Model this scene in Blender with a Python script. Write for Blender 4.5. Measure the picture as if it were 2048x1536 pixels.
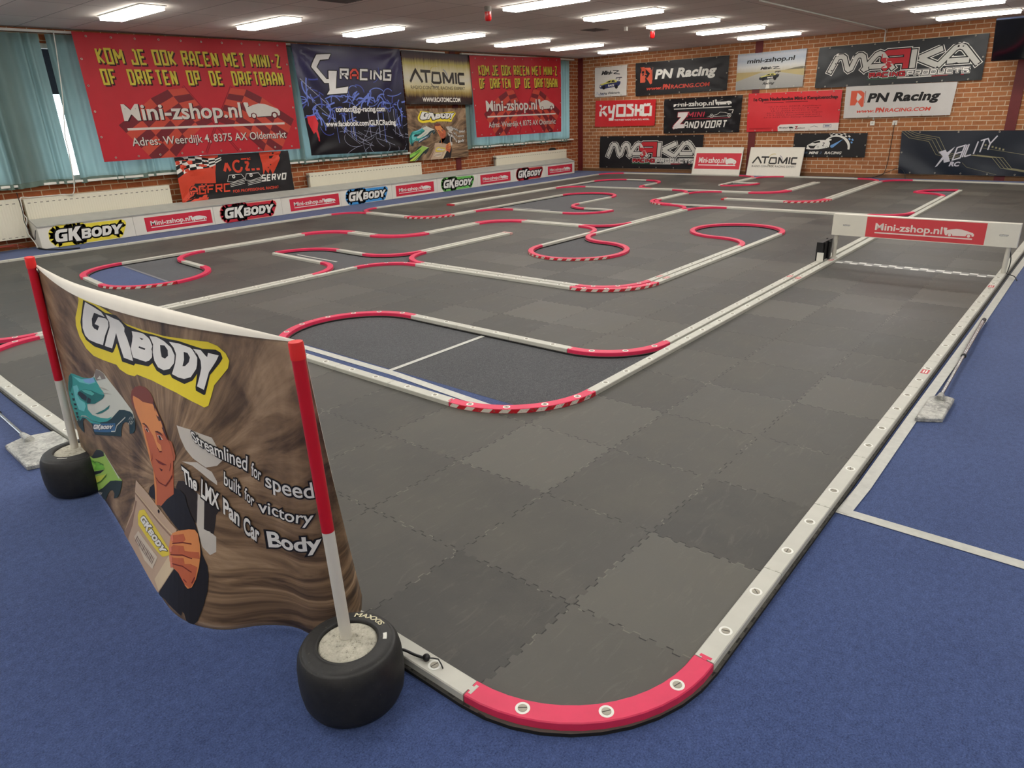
import bpy, bmesh, math, random
from mathutils import Vector, Matrix
from mathutils.geometry import tessellate_polygon

# ------------------------------------------------------------------ scene, camera, light
for o in list(bpy.data.objects): bpy.data.objects.remove(o)
SC = bpy.context.scene
COL = SC.collection
SC.view_settings.view_transform = 'Standard'
SC.view_settings.look = 'None'
SC.view_settings.exposure = 0.08
SC.view_settings.gamma = 1.0
SC.view_settings.use_curve_mapping = False
try:
    SC.cycles.use_denoising = True
    SC.cycles.max_bounces = 7
    SC.cycles.diffuse_bounces = 4
    SC.cycles.glossy_bounces = 3
    SC.cycles.transmission_bounces = 4
    SC.cycles.transparent_max_bounces = 8
    SC.cycles.caustics_reflective = False
    SC.cycles.caustics_refractive = False
    SC.cycles.sample_clamp_indirect = 6.0
except Exception: pass

F_PX, YAW, PITCH, ROLL, CAM_H = 1382.374, 0.7172968, 0.3709462, 0.0384517, 1.47845
cd = bpy.data.cameras.new('camera'); cam = bpy.data.objects.new('camera', cd); COL.objects.link(cam)
cd.sensor_fit = 'HORIZONTAL'; cd.sensor_width = 36.0; cd.lens = F_PX / 2048 * 36.0
cd.clip_start = 0.05; cd.clip_end = 200
_f = Vector((math.cos(PITCH)*math.cos(YAW), math.cos(PITCH)*math.sin(YAW), -math.sin(PITCH)))
_r = Vector((math.sin(YAW), -math.cos(YAW), 0)); _d = _f.cross(_r)
_R = _r*math.cos(ROLL) + _d*math.sin(ROLL); _D = -_r*math.sin(ROLL) + _d*math.cos(ROLL)
cam.matrix_world = Matrix(((_R.x, -_D.x, -_f.x, 0), (_R.y, -_D.y, -_f.y, 0), (_R.z, -_D.z, -_f.z, CAM_H), (0, 0, 0, 1)))
SC.camera = cam

W = bpy.data.worlds.new('world'); SC.world = W; W.use_nodes = True
W.node_tree.nodes['Background'].inputs[0].default_value = (0.86, 0.93, 1.0, 1)
W.node_tree.nodes['Background'].inputs[1].default_value = 6.0      # bright overcast day outside the windows
LAMP_STRENGTH = 19.0

XB, YL, ZC = 16.18, 11.40, 2.775         # back wall, window wall, ceiling
XR, YR = -4.2, -4.2                      # rear wall and right wall (behind and beside the camera)

# ------------------------------------------------------------------ helpers
def lin(c):
    c = c/255.0
    return c/12.92 if c <= 0.04045 else ((c+0.055)/1.055)**2.4
def rgb(c): return (lin(c[0]), lin(c[1]), lin(c[2]), 1.0)

class NT:
    """small node-tree writer"""
    def __init__(s, name):
        s.m = bpy.data.materials.new(name); s.m.use_nodes = True
        s.t = s.m.node_tree; s.b = s.t.nodes['Principled BSDF']; s.out = s.t.nodes['Material Output']
    def n(s, typ, **kw):
        nd = s.t.nodes.new(typ)
        for k, v in kw.items():
            if k[0] == '_': nd.inputs[int(k[1:]) if k[1:].isdigit() else k[1:]].default_value = v
            else: setattr(nd, k, v)
        return nd
    def l(s, a, b): s.t.links.new(a, b)
    def math(s, op, a, b=None, c=None):
        nd = s.t.nodes.new('ShaderNodeMath'); nd.operation = op
        for i, v in enumerate((a, b, c)):
            if v is None: continue
            if isinstance(v, (int, float)): nd.inputs[i].default_value = v
            else: s.l(v, nd.inputs[i])
        return nd.outputs[0]
    def mix(s, fac, a, b, blend='MIX'):
        nd = s.t.nodes.new('ShaderNodeMix'); nd.data_type = 'RGBA'; nd.blend_type = blend
        for i, v in ((0, fac), (6, a), (7, b)):
            if isinstance(v, (int, float)): nd.inputs[i].default_value = v
            elif isinstance(v, tuple): nd.inputs[i].default_value = v
            else: s.l(v, nd.inputs[i])
        return nd.outputs[2]
    def ramp(s, fac, *stops):
        nd = s.t.nodes.new('ShaderNodeValToRGB'); el = nd.color_ramp.elements
        while len(el) > 1: el.remove(el[0])
        el[0].position = stops[0][0]; el[0].color = stops[0][1]
        for p, c in stops[1:]:
            e = el.new(p); e.color = c
        s.l(fac, nd.inputs[0]); return nd.outputs[0]
    def noise(s, vec, scale, detail=3, rough=0.55, dist=0.0):
        nd = s.n('ShaderNodeTexNoise'); nd.inputs['Scale'].default_value = scale; nd.inputs['Detail'].default_value = detail
        nd.inputs['Roughness'].default_value = rough; nd.inputs['Distortion'].default_value = dist
        if vec is not None: s.l(vec, nd.inputs['Vector'])
        return nd.outputs[0]
    def bump(s, h, strength=0.3, dist=0.002):
        nd = s.n('ShaderNodeBump'); nd.inputs['Strength'].default_value = strength; nd.inputs['Distance'].default_value = dist
        s.l(h, nd.inputs['Height']); s.l(nd.outputs[0], s.b.inputs['Normal'])

_mats = {}
def M(name, col=None, rough=0.6, metal=0.0, spec=0.4, var=0.06, scale=14.0, translucent=0.0, tint=None):
    """plain painted / plastic / cloth material with a slight procedural mottling"""
    if name in _mats: return _mats[name]
    t = NT(name); c = rgb(col)
    co = t.n('ShaderNodeTexCoord')
    nz = t.noise(co.outputs['Object'], scale, 4)
    lo = tuple(max(0, v*(1-var)) for v in c[:3])+(1,); hi = tuple(min(1, v*(1+var)) for v in c[:3])+(1,)
    base = t.ramp(nz, (0.3, lo), (0.7, hi))
    t.l(base, t.b.inputs['Base Color'])
    t.b.inputs['Roughness'].default_value = rough; t.b.inputs['Metallic'].default_value = metal
    t.b.inputs['Specular IOR Level'].default_value = spec
    if translucent:
        tr = t.n('ShaderNodeBsdfTranslucent'); t.l(base, tr.inputs[0])
        if tint: tr.inputs[0].default_value = rgb(tint); t.t.links.remove(tr.inputs[0].links[0])
        mx = t.n('ShaderNodeMixShader'); mx.inputs[0].default_value = translucent
        t.l(t.b.outputs[0], mx.inputs[1]); t.l(tr.outputs[0], mx.inputs[2]); t.l(mx.outputs[0], t.out.inputs[0])
    _mats[name] = t.m
    return t.m
def P(r, g, b, tr=0.0):
    """printing ink"""
    return M('ink_%d_%d_%d%s' % (r, g, b, '_t' if tr else ''), (r, g, b), 0.5, 0, 0.35, 0.03, 9.0, tr)

def link(o, parent=None):
    COL.objects.link(o)
    if parent: o.parent = parent
    return o
def tag(o, label=None, cat=None, group=None, kind=None):
    if label: o['label'] = label
    if cat: o['category'] = cat
    if group: o['group'] = group
    if kind: o['kind'] = kind
    return o
def empty(name, loc=(0, 0, 0), rz=0.0):
    o = bpy.data.objects.new(name, None); o.empty_display_size = 0.1
    o.location = loc; o.rotation_euler = (0, 0, rz); return link(o)

class MB:
    """collects shapes into ONE mesh"""
    def __init__(s): s.v = []; s.f = []; s.m = []; s.uv = {}; s.smooth = set()
    def add(s, vs, fs, mi=0, smooth=False):
        b = len(s.v); s.v += [tuple(v) for v in vs]
        for f in fs:
            if smooth: s.smooth.add(len(s.f))
            s.f.append([b+i for i in f]); s.m.append(mi)
        return b
    def box(s, x0, y0, z0, x1, y1, z1, mi=0):
        v = [(x0,y0,z0),(x1,y0,z0),(x1,y1,z0),(x0,y1,z0),(x0,y0,z1),(x1,y0,z1),(x1,y1,z1),(x0,y1,z1)]
        s.add(v, [(0,3,2,1),(4,5,6,7),(0,1,5,4),(1,2,6,5),(2,3,7,6),(3,0,4,7)], mi); return s
    def tube(s, pts, r, n=8, mi=0, cap=True, closed=False):
        pts = [Vector(p) for p in pts]; rs = r if isinstance(r, (list, tuple)) else [r]*len(pts)
        rings = []; up = None
        for i, p in enumerate(pts):
            a = pts[i-1] if (i or closed) else p; b = pts[(i+1) % len(pts)] if (i < len(pts)-1 or closed) else p
            d = (b-a).normalized()
            if up is None:
                up = Vector((0,0,1)) if abs(d.z) < 0.9 else Vector((1,0,0))
            x = d.cross(up).normalized(); up = x.cross(d).normalized()
            rings.append([p+(x*math.cos(2*math.pi*k/n)+up*math.sin(2*math.pi*k/n))*rs[i] for k in range(n)])
        vs = [v for rg in rings for v in rg]; fs = []
        m = len(rings)
        for i in range(m if closed else m-1):
            j = (i+1) % m
            for k in range(n):
                fs.append((i*n+k, i*n+(k+1) % n, j*n+(k+1) % n, j*n+k))
        s.add(vs, fs, mi, True)
        if cap and not closed:
            s.add(rings[0], [tuple(reversed(range(n)))], mi); s.add(rings[-1], [tuple(range(n))], mi)
        return s
    def lathe(s, prof, n=32, c=(0,0), mi=0, smooth=True):
        """prof: (r, z) list turned about the vertical through c"""
        vs = [(c[0]+r*math.cos(2*math.pi*k/n), c[1]+r*math.sin(2*math.pi*k/n), z) for r, z in prof for k in range(n)]
        fs = [(i*n+k, i*n+(k+1) % n, (i+1)*n+(k+1) % n, (i+1)*n+k) for i in range(len(prof)-1) for k in range(n)]
        s.add(vs, fs, mi, smooth); return s
    def disc(s, c, r, z, n=24, mi=0, r0=0.0):
        if r0 <= 0: s.add([(c[0]+r*math.cos(2*math.pi*k/n), c[1]+r*math.sin(2*math.pi*k/n), z) for k in range(n)], [tuple(range(n))], mi)
        else:
            vs = [(c[0]+q*math.cos(2*math.pi*k/n), c[1]+q*math.sin(2*math.pi*k/n), z) for q in (r0, r) for k in range(n)]
            s.add(vs, [(k, n+k, n+(k+1) % n, (k+1) % n) for k in range(n)], mi)
        return s
    def prism(s, poly, z0, z1, mi=0, mtop=None, chamfer=0.0):
        """upright prism over a plan polygon (counter-clockwise)"""
        n = len(poly); mtop = mi if mtop is None else mtop
        top = poly
        if chamfer:
            top = inset(poly, chamfer)
            vs = [(x,y,z0) for x,y in poly]+[(x,y,z1-chamfer) for x,y in poly]+[(x,y,z1) for x,y in top]
            fs = [(r*n+i, r*n+(i+1) % n, (r+1)*n+(i+1) % n, (r+1)*n+i) for r in (0,1) for i in range(n)]
            b = 2*n
        else:
            vs = [(x,y,z0) for x,y in poly]+[(x,y,z1) for x,y in poly]
            fs = [(i, (i+1) % n, n+(i+1) % n, n+i) for i in range(n)]; b = n
        s.add(vs, fs, mi)
        tri = tessellate_polygon([[Vector((x,y,0)) for x,y in top]])
        s.add([(x,y,z1) for x,y in top], tri, mtop); s.add([(x,y,z0) for x,y in poly], [t[::-1] for t in tri], mi)
        return s
    def mesh(s, name, mats, recalc=False):
        me = bpy.data.meshes.new(name); me.from_pydata(s.v, [], s.f)
        for m in (mats if isinstance(mats, (list, tuple)) else [mats]): me.materials.append(m)
        me.polygons.foreach_set('material_index', s.m)
        me.polygons.foreach_set('use_smooth', [i in s.smooth for i in range(len(s.f))])
        if s.uv:
            ul = me.uv_layers.new(name='UVMap')
            for p in me.polygons:
                for li in p.loop_indices:
                    ul.data[li].uv = s.uv.get(me.loops[li].vertex_index, (0,0))
        if recalc:
            bm = bmesh.new(); bm.from_mesh(me); bmesh.ops.recalc_face_normals(bm, faces=bm.faces); bm.to_mesh(me); bm.free()
        me.update(); return me
    def build(s, name, mats, parent=None, recalc=False):
        return link(bpy.data.objects.new(name, s.mesh(name, mats, recalc)), parent)
def inset(poly, d):
    n = len(poly); out = []
    for i in range(n):
        a, b, c = Vector(poly[i-1]), Vector(poly[i]), Vector(poly[(i+1) % n])
        e1 = (b-a); e2 = (c-b)
        if e1.length < 1e-9 or e2.length < 1e-9: out.append(tuple(b)); continue
        n1 = Vector((-e1.y, e1.x)).normalized(); n2 = Vector((-e2.y, e2.x)).normalized()
        k = 1+n1.dot(n2)
        out.append(tuple(b+(n1+n2)*(d/max(k, 0.4))))
    return out
def copy_tree(o, parent=None, children=None):
    c = o.copy(); COL.objects.link(c)
    if parent: c.parent = parent
    for ch in (children.get(o.name, []) if children is not None else list(o.children)):
        copy_tree(ch, c, children)
    return c
ORD = ['first','second','third','fourth','fifth','sixth','seventh','eighth','ninth','tenth','eleventh','twelfth','thirteenth','fourteenth',
       'fifteenth','sixteenth','seventeenth','eighteenth','nineteenth','twentieth','twenty-first','twenty-second','twenty-third','twenty-fourth',
       'twenty-fifth','twenty-sixth','twenty-seventh','twenty-eighth']

# ------------------------------------------------------------------ setting: carpet, walls, ceiling, windows
def carpet_mat(name, dark, light, fleck, speck=0.0):
    t = NT(name); co = t.n('ShaderNodeTexCoord').outputs['Object']
    big = t.noise(co, 1.6, 4); fine = t.noise(co, 190, 2, 0.7); mid = t.noise(co, 38, 3, 0.7)
    f = t.math('ADD', t.math('MULTIPLY', fine, 0.55), t.math('ADD', t.math('MULTIPLY', mid, 0.3), t.math('MULTIPLY', big, 0.15)))
    c = t.ramp(f, (0.34, rgb(dark)), (0.62, rgb(light)))
    if speck:
        sp = t.noise(co, 300, 1, 0.5); c = t.mix(t.math('MULTIPLY', t.math('GREATER_THAN', sp, 0.66), speck), c, rgb(fleck))
    t.l(c, t.b.inputs['Base Color']); t.b.inputs['Roughness'].default_value = 0.95; t.b.inputs['Specular IOR Level'].default_value = 0.12
    t.b.inputs['Sheen Weight'].default_value = 0.15; t.b.inputs['Sheen Roughness'].default_value = 0.5
    t.bump(fine, 0.5, 0.003); return t.m
BLUE_CARPET = carpet_mat('blue_carpet', (40, 54, 92), (74, 92, 138), (120, 135, 170), 0.25)
GREY_CARPET = carpet_mat('grey_carpet', (46, 47, 50), (86, 87, 90), (150, 150, 150), 0.5)

m = MB(); m.box(XR, YR, -0.1, XB+0.2, YL+0.2, 0.0); tag(m.build('floor', BLUE_CARPET), 'blue needle-felt carpet floor of the hall', 'floor', kind='structure')

def brick_mat(name, axis, c1, c2, mortar):
    t = NT(name); co = t.n('ShaderNodeTexCoord').outputs['Object']
    sp = t.n('ShaderNodeSeparateXYZ'); t.l(co, sp.inputs[0]); cb = t.n('ShaderNodeCombineXYZ')
    t.l(sp.outputs[axis], cb.inputs[0]); t.l(sp.outputs[2], cb.inputs[1])
    b = t.n('ShaderNodeTexBrick'); t.l(cb.outputs[0], b.inputs['Vector'])
    b.inputs['Color1'].default_value = rgb(c1); b.inputs['Color2'].default_value = rgb(c2); b.inputs['Mortar'].default_value = rgb(mortar)
    b.inputs['Scale'].default_value = 1; b.inputs['Brick Width'].default_value = 0.228; b.inputs['Row Height'].default_value = 0.0822
    b.inputs['Mortar Size'].default_value = 0.0065; b.inputs['Mortar Smooth'].default_value = 0.15; b.inputs['Bias'].default_value = 0.0
    nz = t.noise(co, 23, 4, 0.7); c = t.mix(0.55, b.outputs['Color'], t.ramp(nz, (0.25, (0.55,0.5,0.46,1)), (0.75, (1,1,1,1))), 'MULTIPLY')
    t.l(c, t.b.inputs['Base Color']); t.b.inputs['Roughness'].default_value = 0.9; t.b.inputs['Specular IOR Level'].default_value = 0.15
    h = t.math('ADD', t.math('MULTIPLY', b.outputs['Fac'], -1.0), t.math('MULTIPLY', nz, 0.3)); t.bump(h, 0.7, 0.006); return t.m
BRICK_X = brick_mat('brick_along_x', 0, (178, 106, 66), (150, 84, 52), (205, 182, 152))
BRICK_Y = brick_mat('brick_along_y', 1, (190, 130, 88), (166, 108, 72), (218, 198, 168))

WINS = [(-3.4, 3.0), (3.35, 10.02), (11.95, 15.76)]; WZ0, WZ1 = 0.84, 2.60
m = MB()
m.box(XR, YL, 0, XB, YL+0.2, WZ0); m.box(XR, YL, WZ1, XB, YL+0.2, ZC+0.1)
xs = [XR]+[v for w in WINS for v in w]+[XB]
for i in range(0, len(xs), 2): m.box(xs[i], YL, WZ0, xs[i+1], YL+0.2, WZ1)
tag(m.build('wall_left', BRICK_X), 'brick window wall with white mortar joints', 'wall', kind='structure')
m = MB(); m.box(XB, YR, 0, XB+0.2, YL+0.2, ZC+0.1); tag(m.build('wall_back', BRICK_Y), 'orange-brown brick wall hung with banners', 'wall', kind='structure')
PLASTER = M('plaster', (205, 198, 186), 0.9, var=0.03, scale=3)
m = MB(); m.box(XR-0.2, YR, 0, XR, YL+0.2, ZC+0.1); tag(m.build('wall_rear', PLASTER), 'plain wall behind the viewer', 'wall', kind='structure')
m = MB(); m.box(XR, YR-0.2, 0, XB+0.2, YR, ZC+0.1); tag(m.build('wall_right', PLASTER), 'plain wall beyond the blue carpet', 'wall', kind='structure')

t = NT('ceiling_tiles'); co = t.n('ShaderNodeTexCoord').outputs['Object']; sp = t.n('ShaderNodeSeparateXYZ'); t.l(co, sp.inputs[0])
def gridline(v, per, off, w):
    f = t.math('FRACT', t.math('DIVIDE', t.math('ADD', v, off), per)); d = t.math('ABSOLUTE', t.math('SUBTRACT', f, 0.5))
    return t.math('GREATER_THAN', d, 0.5-w/per)
gx = gridline(sp.outputs[0], 0.6, 0.1, 0.0045); gy = gridline(sp.outputs[1], 1.2, 0.48, 0.0045)
ln = t.math('MAXIMUM', gx, gy); nz = t.noise(co, 60, 4, 0.7)
vt = t.n('ShaderNodeTexWhiteNoise', noise_dimensions='2D'); cb = t.n('ShaderNodeCombineXYZ')
t.l(t.math('FLOOR', t.math('DIVIDE', t.math('ADD', sp.outputs[0], 0.1), 0.6)), cb.inputs[0]); t.l(t.math('FLOOR', t.math('DIVIDE', t.math('ADD', sp.outputs[1], 0.48), 1.2)), cb.inputs[1]); t.l(cb.outputs[0], vt.inputs[0])
c = t.mix(vt.outputs[0], rgb((222, 213, 203)), rgb((230, 222, 213))); c = t.mix(t.math('MULTIPLY', nz, 0.25), c, rgb((200, 190, 180))); c = t.mix(t.math('MULTIPLY', ln, 0.75), c, rgb((70, 62, 58)))
t.l(c, t.b.inputs['Base Color']); t.b.inputs['Roughness'].default_value = 0.95; t.b.inputs['Specular IOR Level'].default_value = 0.1; t.bump(nz, 0.3, 0.003)
m = MB(); m.box(XR, YR, ZC, XB+0.2, YL+0.2, ZC+0.1); tag(m.build('ceiling', t.m), 'suspended ceiling of grey mineral tiles', 'ceiling', kind='structure')

OX = M('oxide_red_steel', (104, 38, 38), 0.5, var=0.08, scale=6)
n_tr = [0]
def trim(x0, y0, z0, x1, y1, z1, mat, label):
    n_tr[0] += 1; m = MB(); m.box(x0, y0, z0, x1, y1, z1); tag(m.build('trim_%d' % n_tr[0], mat), label, 'trim', kind='structure')
trim(11.46, YL-0.015, 0, 11.62, YL, ZC, OX, 'dark red steel column in the window wall')
trim(XB-0.03, YL-0.14, 0, XB, YL, ZC, OX, 'dark red steel column in the room corner')
trim(XB-0.02, 6.54, 0, XB, 6.70, ZC, OX, 'dark red steel column behind the road picture banner')
trim(XB-0.02, 1.70, 0, XB, 1.87, ZC, OX, 'dark red steel column below the television')
SKIRT = M('brown_skirting', (120, 84, 52), 0.6)
trim(XB-0.018, YR, 0, XB-0.0001, YL-0.14, 0.07, SKIRT, 'brown skirting board of the back wall')

WHITE_PAINT = M('white_paint', (224, 222, 212), 0.45, var=0.02)
t = NT('window_glass'); tr = t.n('ShaderNodeBsdfTransparent'); gl = t.n('ShaderNodeBsdfGlossy'); gl.inputs['Roughness'].default_value = 0.02
tr.inputs[0].default_value = (0.92, 0.96, 0.97, 1); fr = t.n('ShaderNodeFresnel'); fr.inputs[0].default_value = 1.45
mx = t.n('ShaderNodeMixShader'); t.l(fr.outputs[0], mx.inputs[0]); t.l(tr.outputs[0], mx.inputs[1]); t.l(gl.outputs[0], mx.inputs[2]); t.l(mx.outputs[0], t.out.inputs[0]); GLASS = t.m
for i, (x0, x1) in enumerate(WINS):
    w = empty('window_%d' % (i+1), ((x0+x1)/2, YL+0.1, WZ0)); tag(w, 'white framed window %s' % ('behind the left end of the curtains','behind the large red banner','behind the far red banner')[i], 'window', kind='structure')
    f = MB(); n = max(2, round((x1-x0)/1.3)); cx = (x0+x1)/2
    f.box(x0-cx, -0.06, 0, x1-cx, 0.04, 0.06); f.box(x0-cx, -0.06, WZ1-WZ0-0.06, x1-cx, 0.04, WZ1-WZ0)
    for k in range(n+1):
        x = x0+(x1-x0)*k/n-cx; a = max(x0-cx, x-0.03); f.box(a, -0.06, 0.06, min(x1-cx, a+0.06), 0.04, WZ1-WZ0-0.06)
    fo = f.build('window_frame', WHITE_PAINT, w)
    for k in range(n):
        a = x0+(x1-x0)*k/n-cx; b = x0+(x1-x0)*(k+1)/n-cx; p = MB(); p.box(a+0.02, -0.006, 0.05, b-0.02, 0.0, WZ1-WZ0-0.05); p.build('pane', GLASS, fo)
    s = MB(); s.box(x0-cx-0.02, -0.22, -0.03, x1-cx+0.02, -0.06, 0.0); s.build('window_sill', WHITE_PAINT, w)
# dark awning outside the windows, with a round white lamp under it
NAVY = M('navy_board', (18, 22, 40), 0.7)
m = MB(); m.box(XR, YL+1.7, 2.04, XB, YL+1.78, 3.0); m.box(XR, YL+0.2, 2.92, XB, YL+1.7, 3.0)
tag(m.build('awning', NAVY), 'dark navy awning outside behind the curtain gap', 'awning')
t = NT('lamp_globe'); t.b.inputs['Base Color'].default_value = rgb((240,240,235)); t.b.inputs['Emission Color'].default_value = rgb((250,248,240)); t.b.inputs['Emission Strength'].default_value = 1.0
m = MB(); m.lathe([(0.10*math.sin(a*math.pi/12)+1e-4, 0.14*-math.cos(a*math.pi/12)) for a in range(13)], 20, mi=0)
lo = m.build('outdoor_lamp', t.m); lo.location = (3.86, YL+1.62, 2.36); tag(lo, 'round white lamp outside seen through the curtain gap', 'lamp')
m = MB(); m.box(XR-30, YL+0.2, -0.4, XB+30, YL+60, -0.3); tag(m.build('ground_outside', M('grey_paving', (170,170,168), 0.9)), 'pale paving outside the windows', 'ground', kind='structure')

# ------------------------------------------------------------------ race track: mats on a half-metre grid, rails along their edges
X0, Y0, T = 0.971143, 0.561696, 0.5
WC = [[-0.004324, 0.020782], [0.276652, 0.057499], [-0.249457, -0.264066], [-0.303765, -0.000892], [0.208706, -0.100654], [-0.000857, 0.381112], [0.063, -0.006506], [0.154324, 0.08448], [-0.416703, -0.145579], [0.227411, -0.033522]]
def warp(x, y):
    """the mats were laid by hand: the half-metre grid drifts by a few centimetres over the hall"""
    a, b = x/10, y/10
    bs = (1, a, b, a*a, a*b, b*b, a**3, a*a*b, a*b*b, b**3)
    return Vector((X0+T*(x+sum(k*w[0] for k, w in zip(bs, WC))), Y0+T*(y+sum(k*w[1] for k, w in zip(bs, WC)))))
MAT_Z, RAIL_Z = 0.012, 0.037
DIR={'E':(1,0),'N':(0,1),'W':(-1,0),'S':(0,-1)}
def run(start,prog):
    """prog: tokens like E3 (straight), Lx / Rx arcs (current heading), 'hN' set heading"""
    x,y=start; h=None; segs=[]
    for tok in prog.split():
        if tok[0]=='h': h=DIR[tok[1]]; continue
        if tok[0] in DIR:
            h=DIR[tok[0]]; n=int(tok[1:])
            for i in range(n):
                segs.append(('s',(x,y),(x+h[0],y+h[1]),h)); x+=h[0]; y+=h[1]
        else:
            side=1 if tok[0]=='L' else -1
            nl=(-h[1]*side,h[0]*side)          # toward the centre
            c=(x+nl[0],y+nl[1]); e=(x+h[0]+nl[0],y+h[1]+nl[1])
            segs.append(('a',(x,y),e,h,c,side)); x,y=e; h=nl
    return segs,(x,y)
LOOP1=((9,5),"hW R N4 L W6 L S9 L E27 L N4 L W6 R N2 S2 L E6 L N3 L W2 S1 hW R E3 L N6 L W14 L S2 L E6 R R W2 L S1 hW R N2 L W1 R N2 L W11 L S6 L E5 L N2 hE R S1 L E3 W3 L S4 L E4 L R R R W6")
LOOP2=((26,3),"W22 R N3 R R S3 L E12 L N4 L W5 L R R R E2 L N2 L W2 R N1 L W3 L S1 R R N1 R E5 R S1 L E2 R S2 L E3 L R E2 L N4 L W6 E9 R S1 R W1 L S4 L E3 W3 R N1 L W2 L S6 L E4 L hE R")
def tiles(loops):
    full=set(); block=set(); part={}
    for segs in loops:
        for s in segs:
            if s[0]=='s':
                (x0,y0),(x1,y1),h=s[1:4]
                block.add(frozenset((s[1],s[2])))
                # tile on the left
                mx,my=(x0+x1)/2-h[1]*.5,(y0+y1)/2+h[0]*.5
                full.add((math.floor(mx),math.floor(my)))
            else:
                (x0,y0),(x1,y1),h,c,side=s[1:]
                mx,my=(x0+x1)/2,(y0+y1)/2
                t=(math.floor(mx),math.floor(my)); part.setdefault(t,[]).append((c,side))
    stack=[t for t in full]
    full=set()
    while stack:
        t=stack.pop()
        if t in full or t in part: continue
        full.add(t)
        i,j=t
        for (dx,dy,e) in ((1,0,((i+1,j),(i+1,j+1))),(-1,0,((i,j),(i,j+1))),(0,1,((i,j+1),(i+1,j+1))),(0,-1,((i,j),(i+1,j)))):
            if frozenset(e) not in block: stack.append((i+dx,j+dy))
        if len(full)>900: print('LEAK'); break
    return full,part

SEG1, _e = run(*LOOP1); SEG2, _e = run(*LOOP2)
FULL, PART = tiles([SEG1, SEG2])

t = NT('foam_mats'); uv = t.n('ShaderNodeUVMap'); co = t.n('ShaderNodeTexCoord').outputs['Object']; sp = t.n('ShaderNodeSeparateXYZ'); t.l(uv.outputs[0], sp.inputs[0])
def jig(a, b):      # interlocking seam: a shifted by a square wave of b
    s = t.math('SINE', t.math('MULTIPLY', b, 2*math.pi*9)); sq = t.math('MULTIPLY', t.math('MINIMUM', t.math('MAXIMUM', t.math('MULTIPLY', s, 5.0), -1.0), 1.0), 0.014)
    return t.math('ADD', a, sq)
u = jig(sp.outputs[0], sp.outputs[1]); v = jig(sp.outputs[1], sp.outputs[0])
cb = t.n('ShaderNodeCombineXYZ'); t.l(t.math('FLOOR', u), cb.inputs[0]); t.l(t.math('FLOOR', v), cb.inputs[1])
wn = t.n('ShaderNodeTexWhiteNoise', noise_dimensions='2D'); t.l(cb.outputs[0], wn.inputs[0])
def seam(a):
    d = t.math('ABSOLUTE', t.math('SUBTRACT', t.math('FRACT', a), 0.5)); return t.math('GREATER_THAN', d, 0.4955)
sm = t.math('MAXIMUM', seam(u), seam(v))
mp = t.n('ShaderNodeMapping'); mp.inputs['Scale'].default_value = (1.0, 5.0, 1); mp.inputs['Rotation'].default_value = (0, 0, 0.5); t.l(co, mp.inputs[0])
dirt = t.noise(co, 2.2, 6, 0.65); scuff = t.noise(mp.outputs[0], 5.0, 6, 0.75, 1.2); fine = t.noise(co, 160, 2, 0.6)
c = t.ramp(wn.outputs[0], (0.0, rgb((56, 55, 52))), (0.45, rgb((66, 64, 60))), (0.8, rgb((74, 72, 67))), (1.0, rgb((86, 84, 78))))
c = t.mix(t.math('MULTIPLY', t.math('SUBTRACT', dirt, 0.42), 1.1), c, rgb((104, 100, 90)))
c = t.mix(t.math('MULTIPLY', t.math('MAXIMUM', t.math('SUBTRACT', scuff, 0.56), 0.0), 1.2), c, rgb((128, 124, 112)))
nzs = t.noise(co, 9, 2)
c = t.mix(t.math('MULTIPLY', sm, t.math('GREATER_THAN', nzs, 0.42)), c, t.mix(t.math('GREATER_THAN', nzs, 0.56), rgb((26, 25, 24)), rgb((104, 101, 92))))
t.l(c, t.b.inputs['Base Color'])
t.l(t.math('ADD', t.math('MULTIPLY', dirt, 0.25), 0.42), t.b.inputs['Roughness']); t.b.inputs['Specular IOR Level'].default_value = 0.45
t.bump(t.math('ADD', t.math('MULTIPLY', fine, 0.35), t.math('MULTIPLY', sm, -1.0)), 0.35, 0.002)
FOAM = t.m
FOAM_EDGE = M('foam_mat_edge', (24, 24, 24), 0.8)
m = MB()
def mat_poly(pts):
    b = m.add([(*warp(x, y), MAT_Z) for x, y in pts], [tuple(range(len(pts)))])
    for k, q in enumerate(pts): m.uv[b+k] = q
def arc(c, p0, p1, n=10):
    a0 = math.atan2(p0[1]-c[1], p0[0]-c[0]); a1 = math.atan2(p1[1]-c[1], p1[0]-c[0]); d = (a1-a0+math.pi) % (2*math.pi)-math.pi
    return [(c[0]+math.cos(a0+d*k/n), c[1]+math.sin(a0+d*k/n)) for k in range(n+1)]
for i, j in sorted(FULL): mat_poly([(i, j), (i+1, j), (i+1, j+1), (i, j+1)])
for (i, j), lst in sorted(PART.items()):
    cs = {(c, s) for c, s in lst}; ctr = {c for c, s in lst}
    for c in ctr:
        sd = {s for q, s in cs if q == c}
        ox, oy = 2*i+1-c[0], 2*j+1-c[1]                       # opposite corner of the tile
        e0, e1 = (ox, c[1]), (c[0], oy)
        if len(sd) == 2: mat_poly([(i, j), (i+1, j), (i+1, j+1), (i, j+1)]); continue
        pts = ([c]+arc(c, e0, e1)) if 1 in sd else ([(ox, oy)]+arc(c, e1, e0))
        if sum(pts[k-1][0]*pts[k][1]-pts[k][0]*pts[k-1][1] for k in range(len(pts))) < 0: pts = pts[::-1]
        mat_poly(pts)
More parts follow.
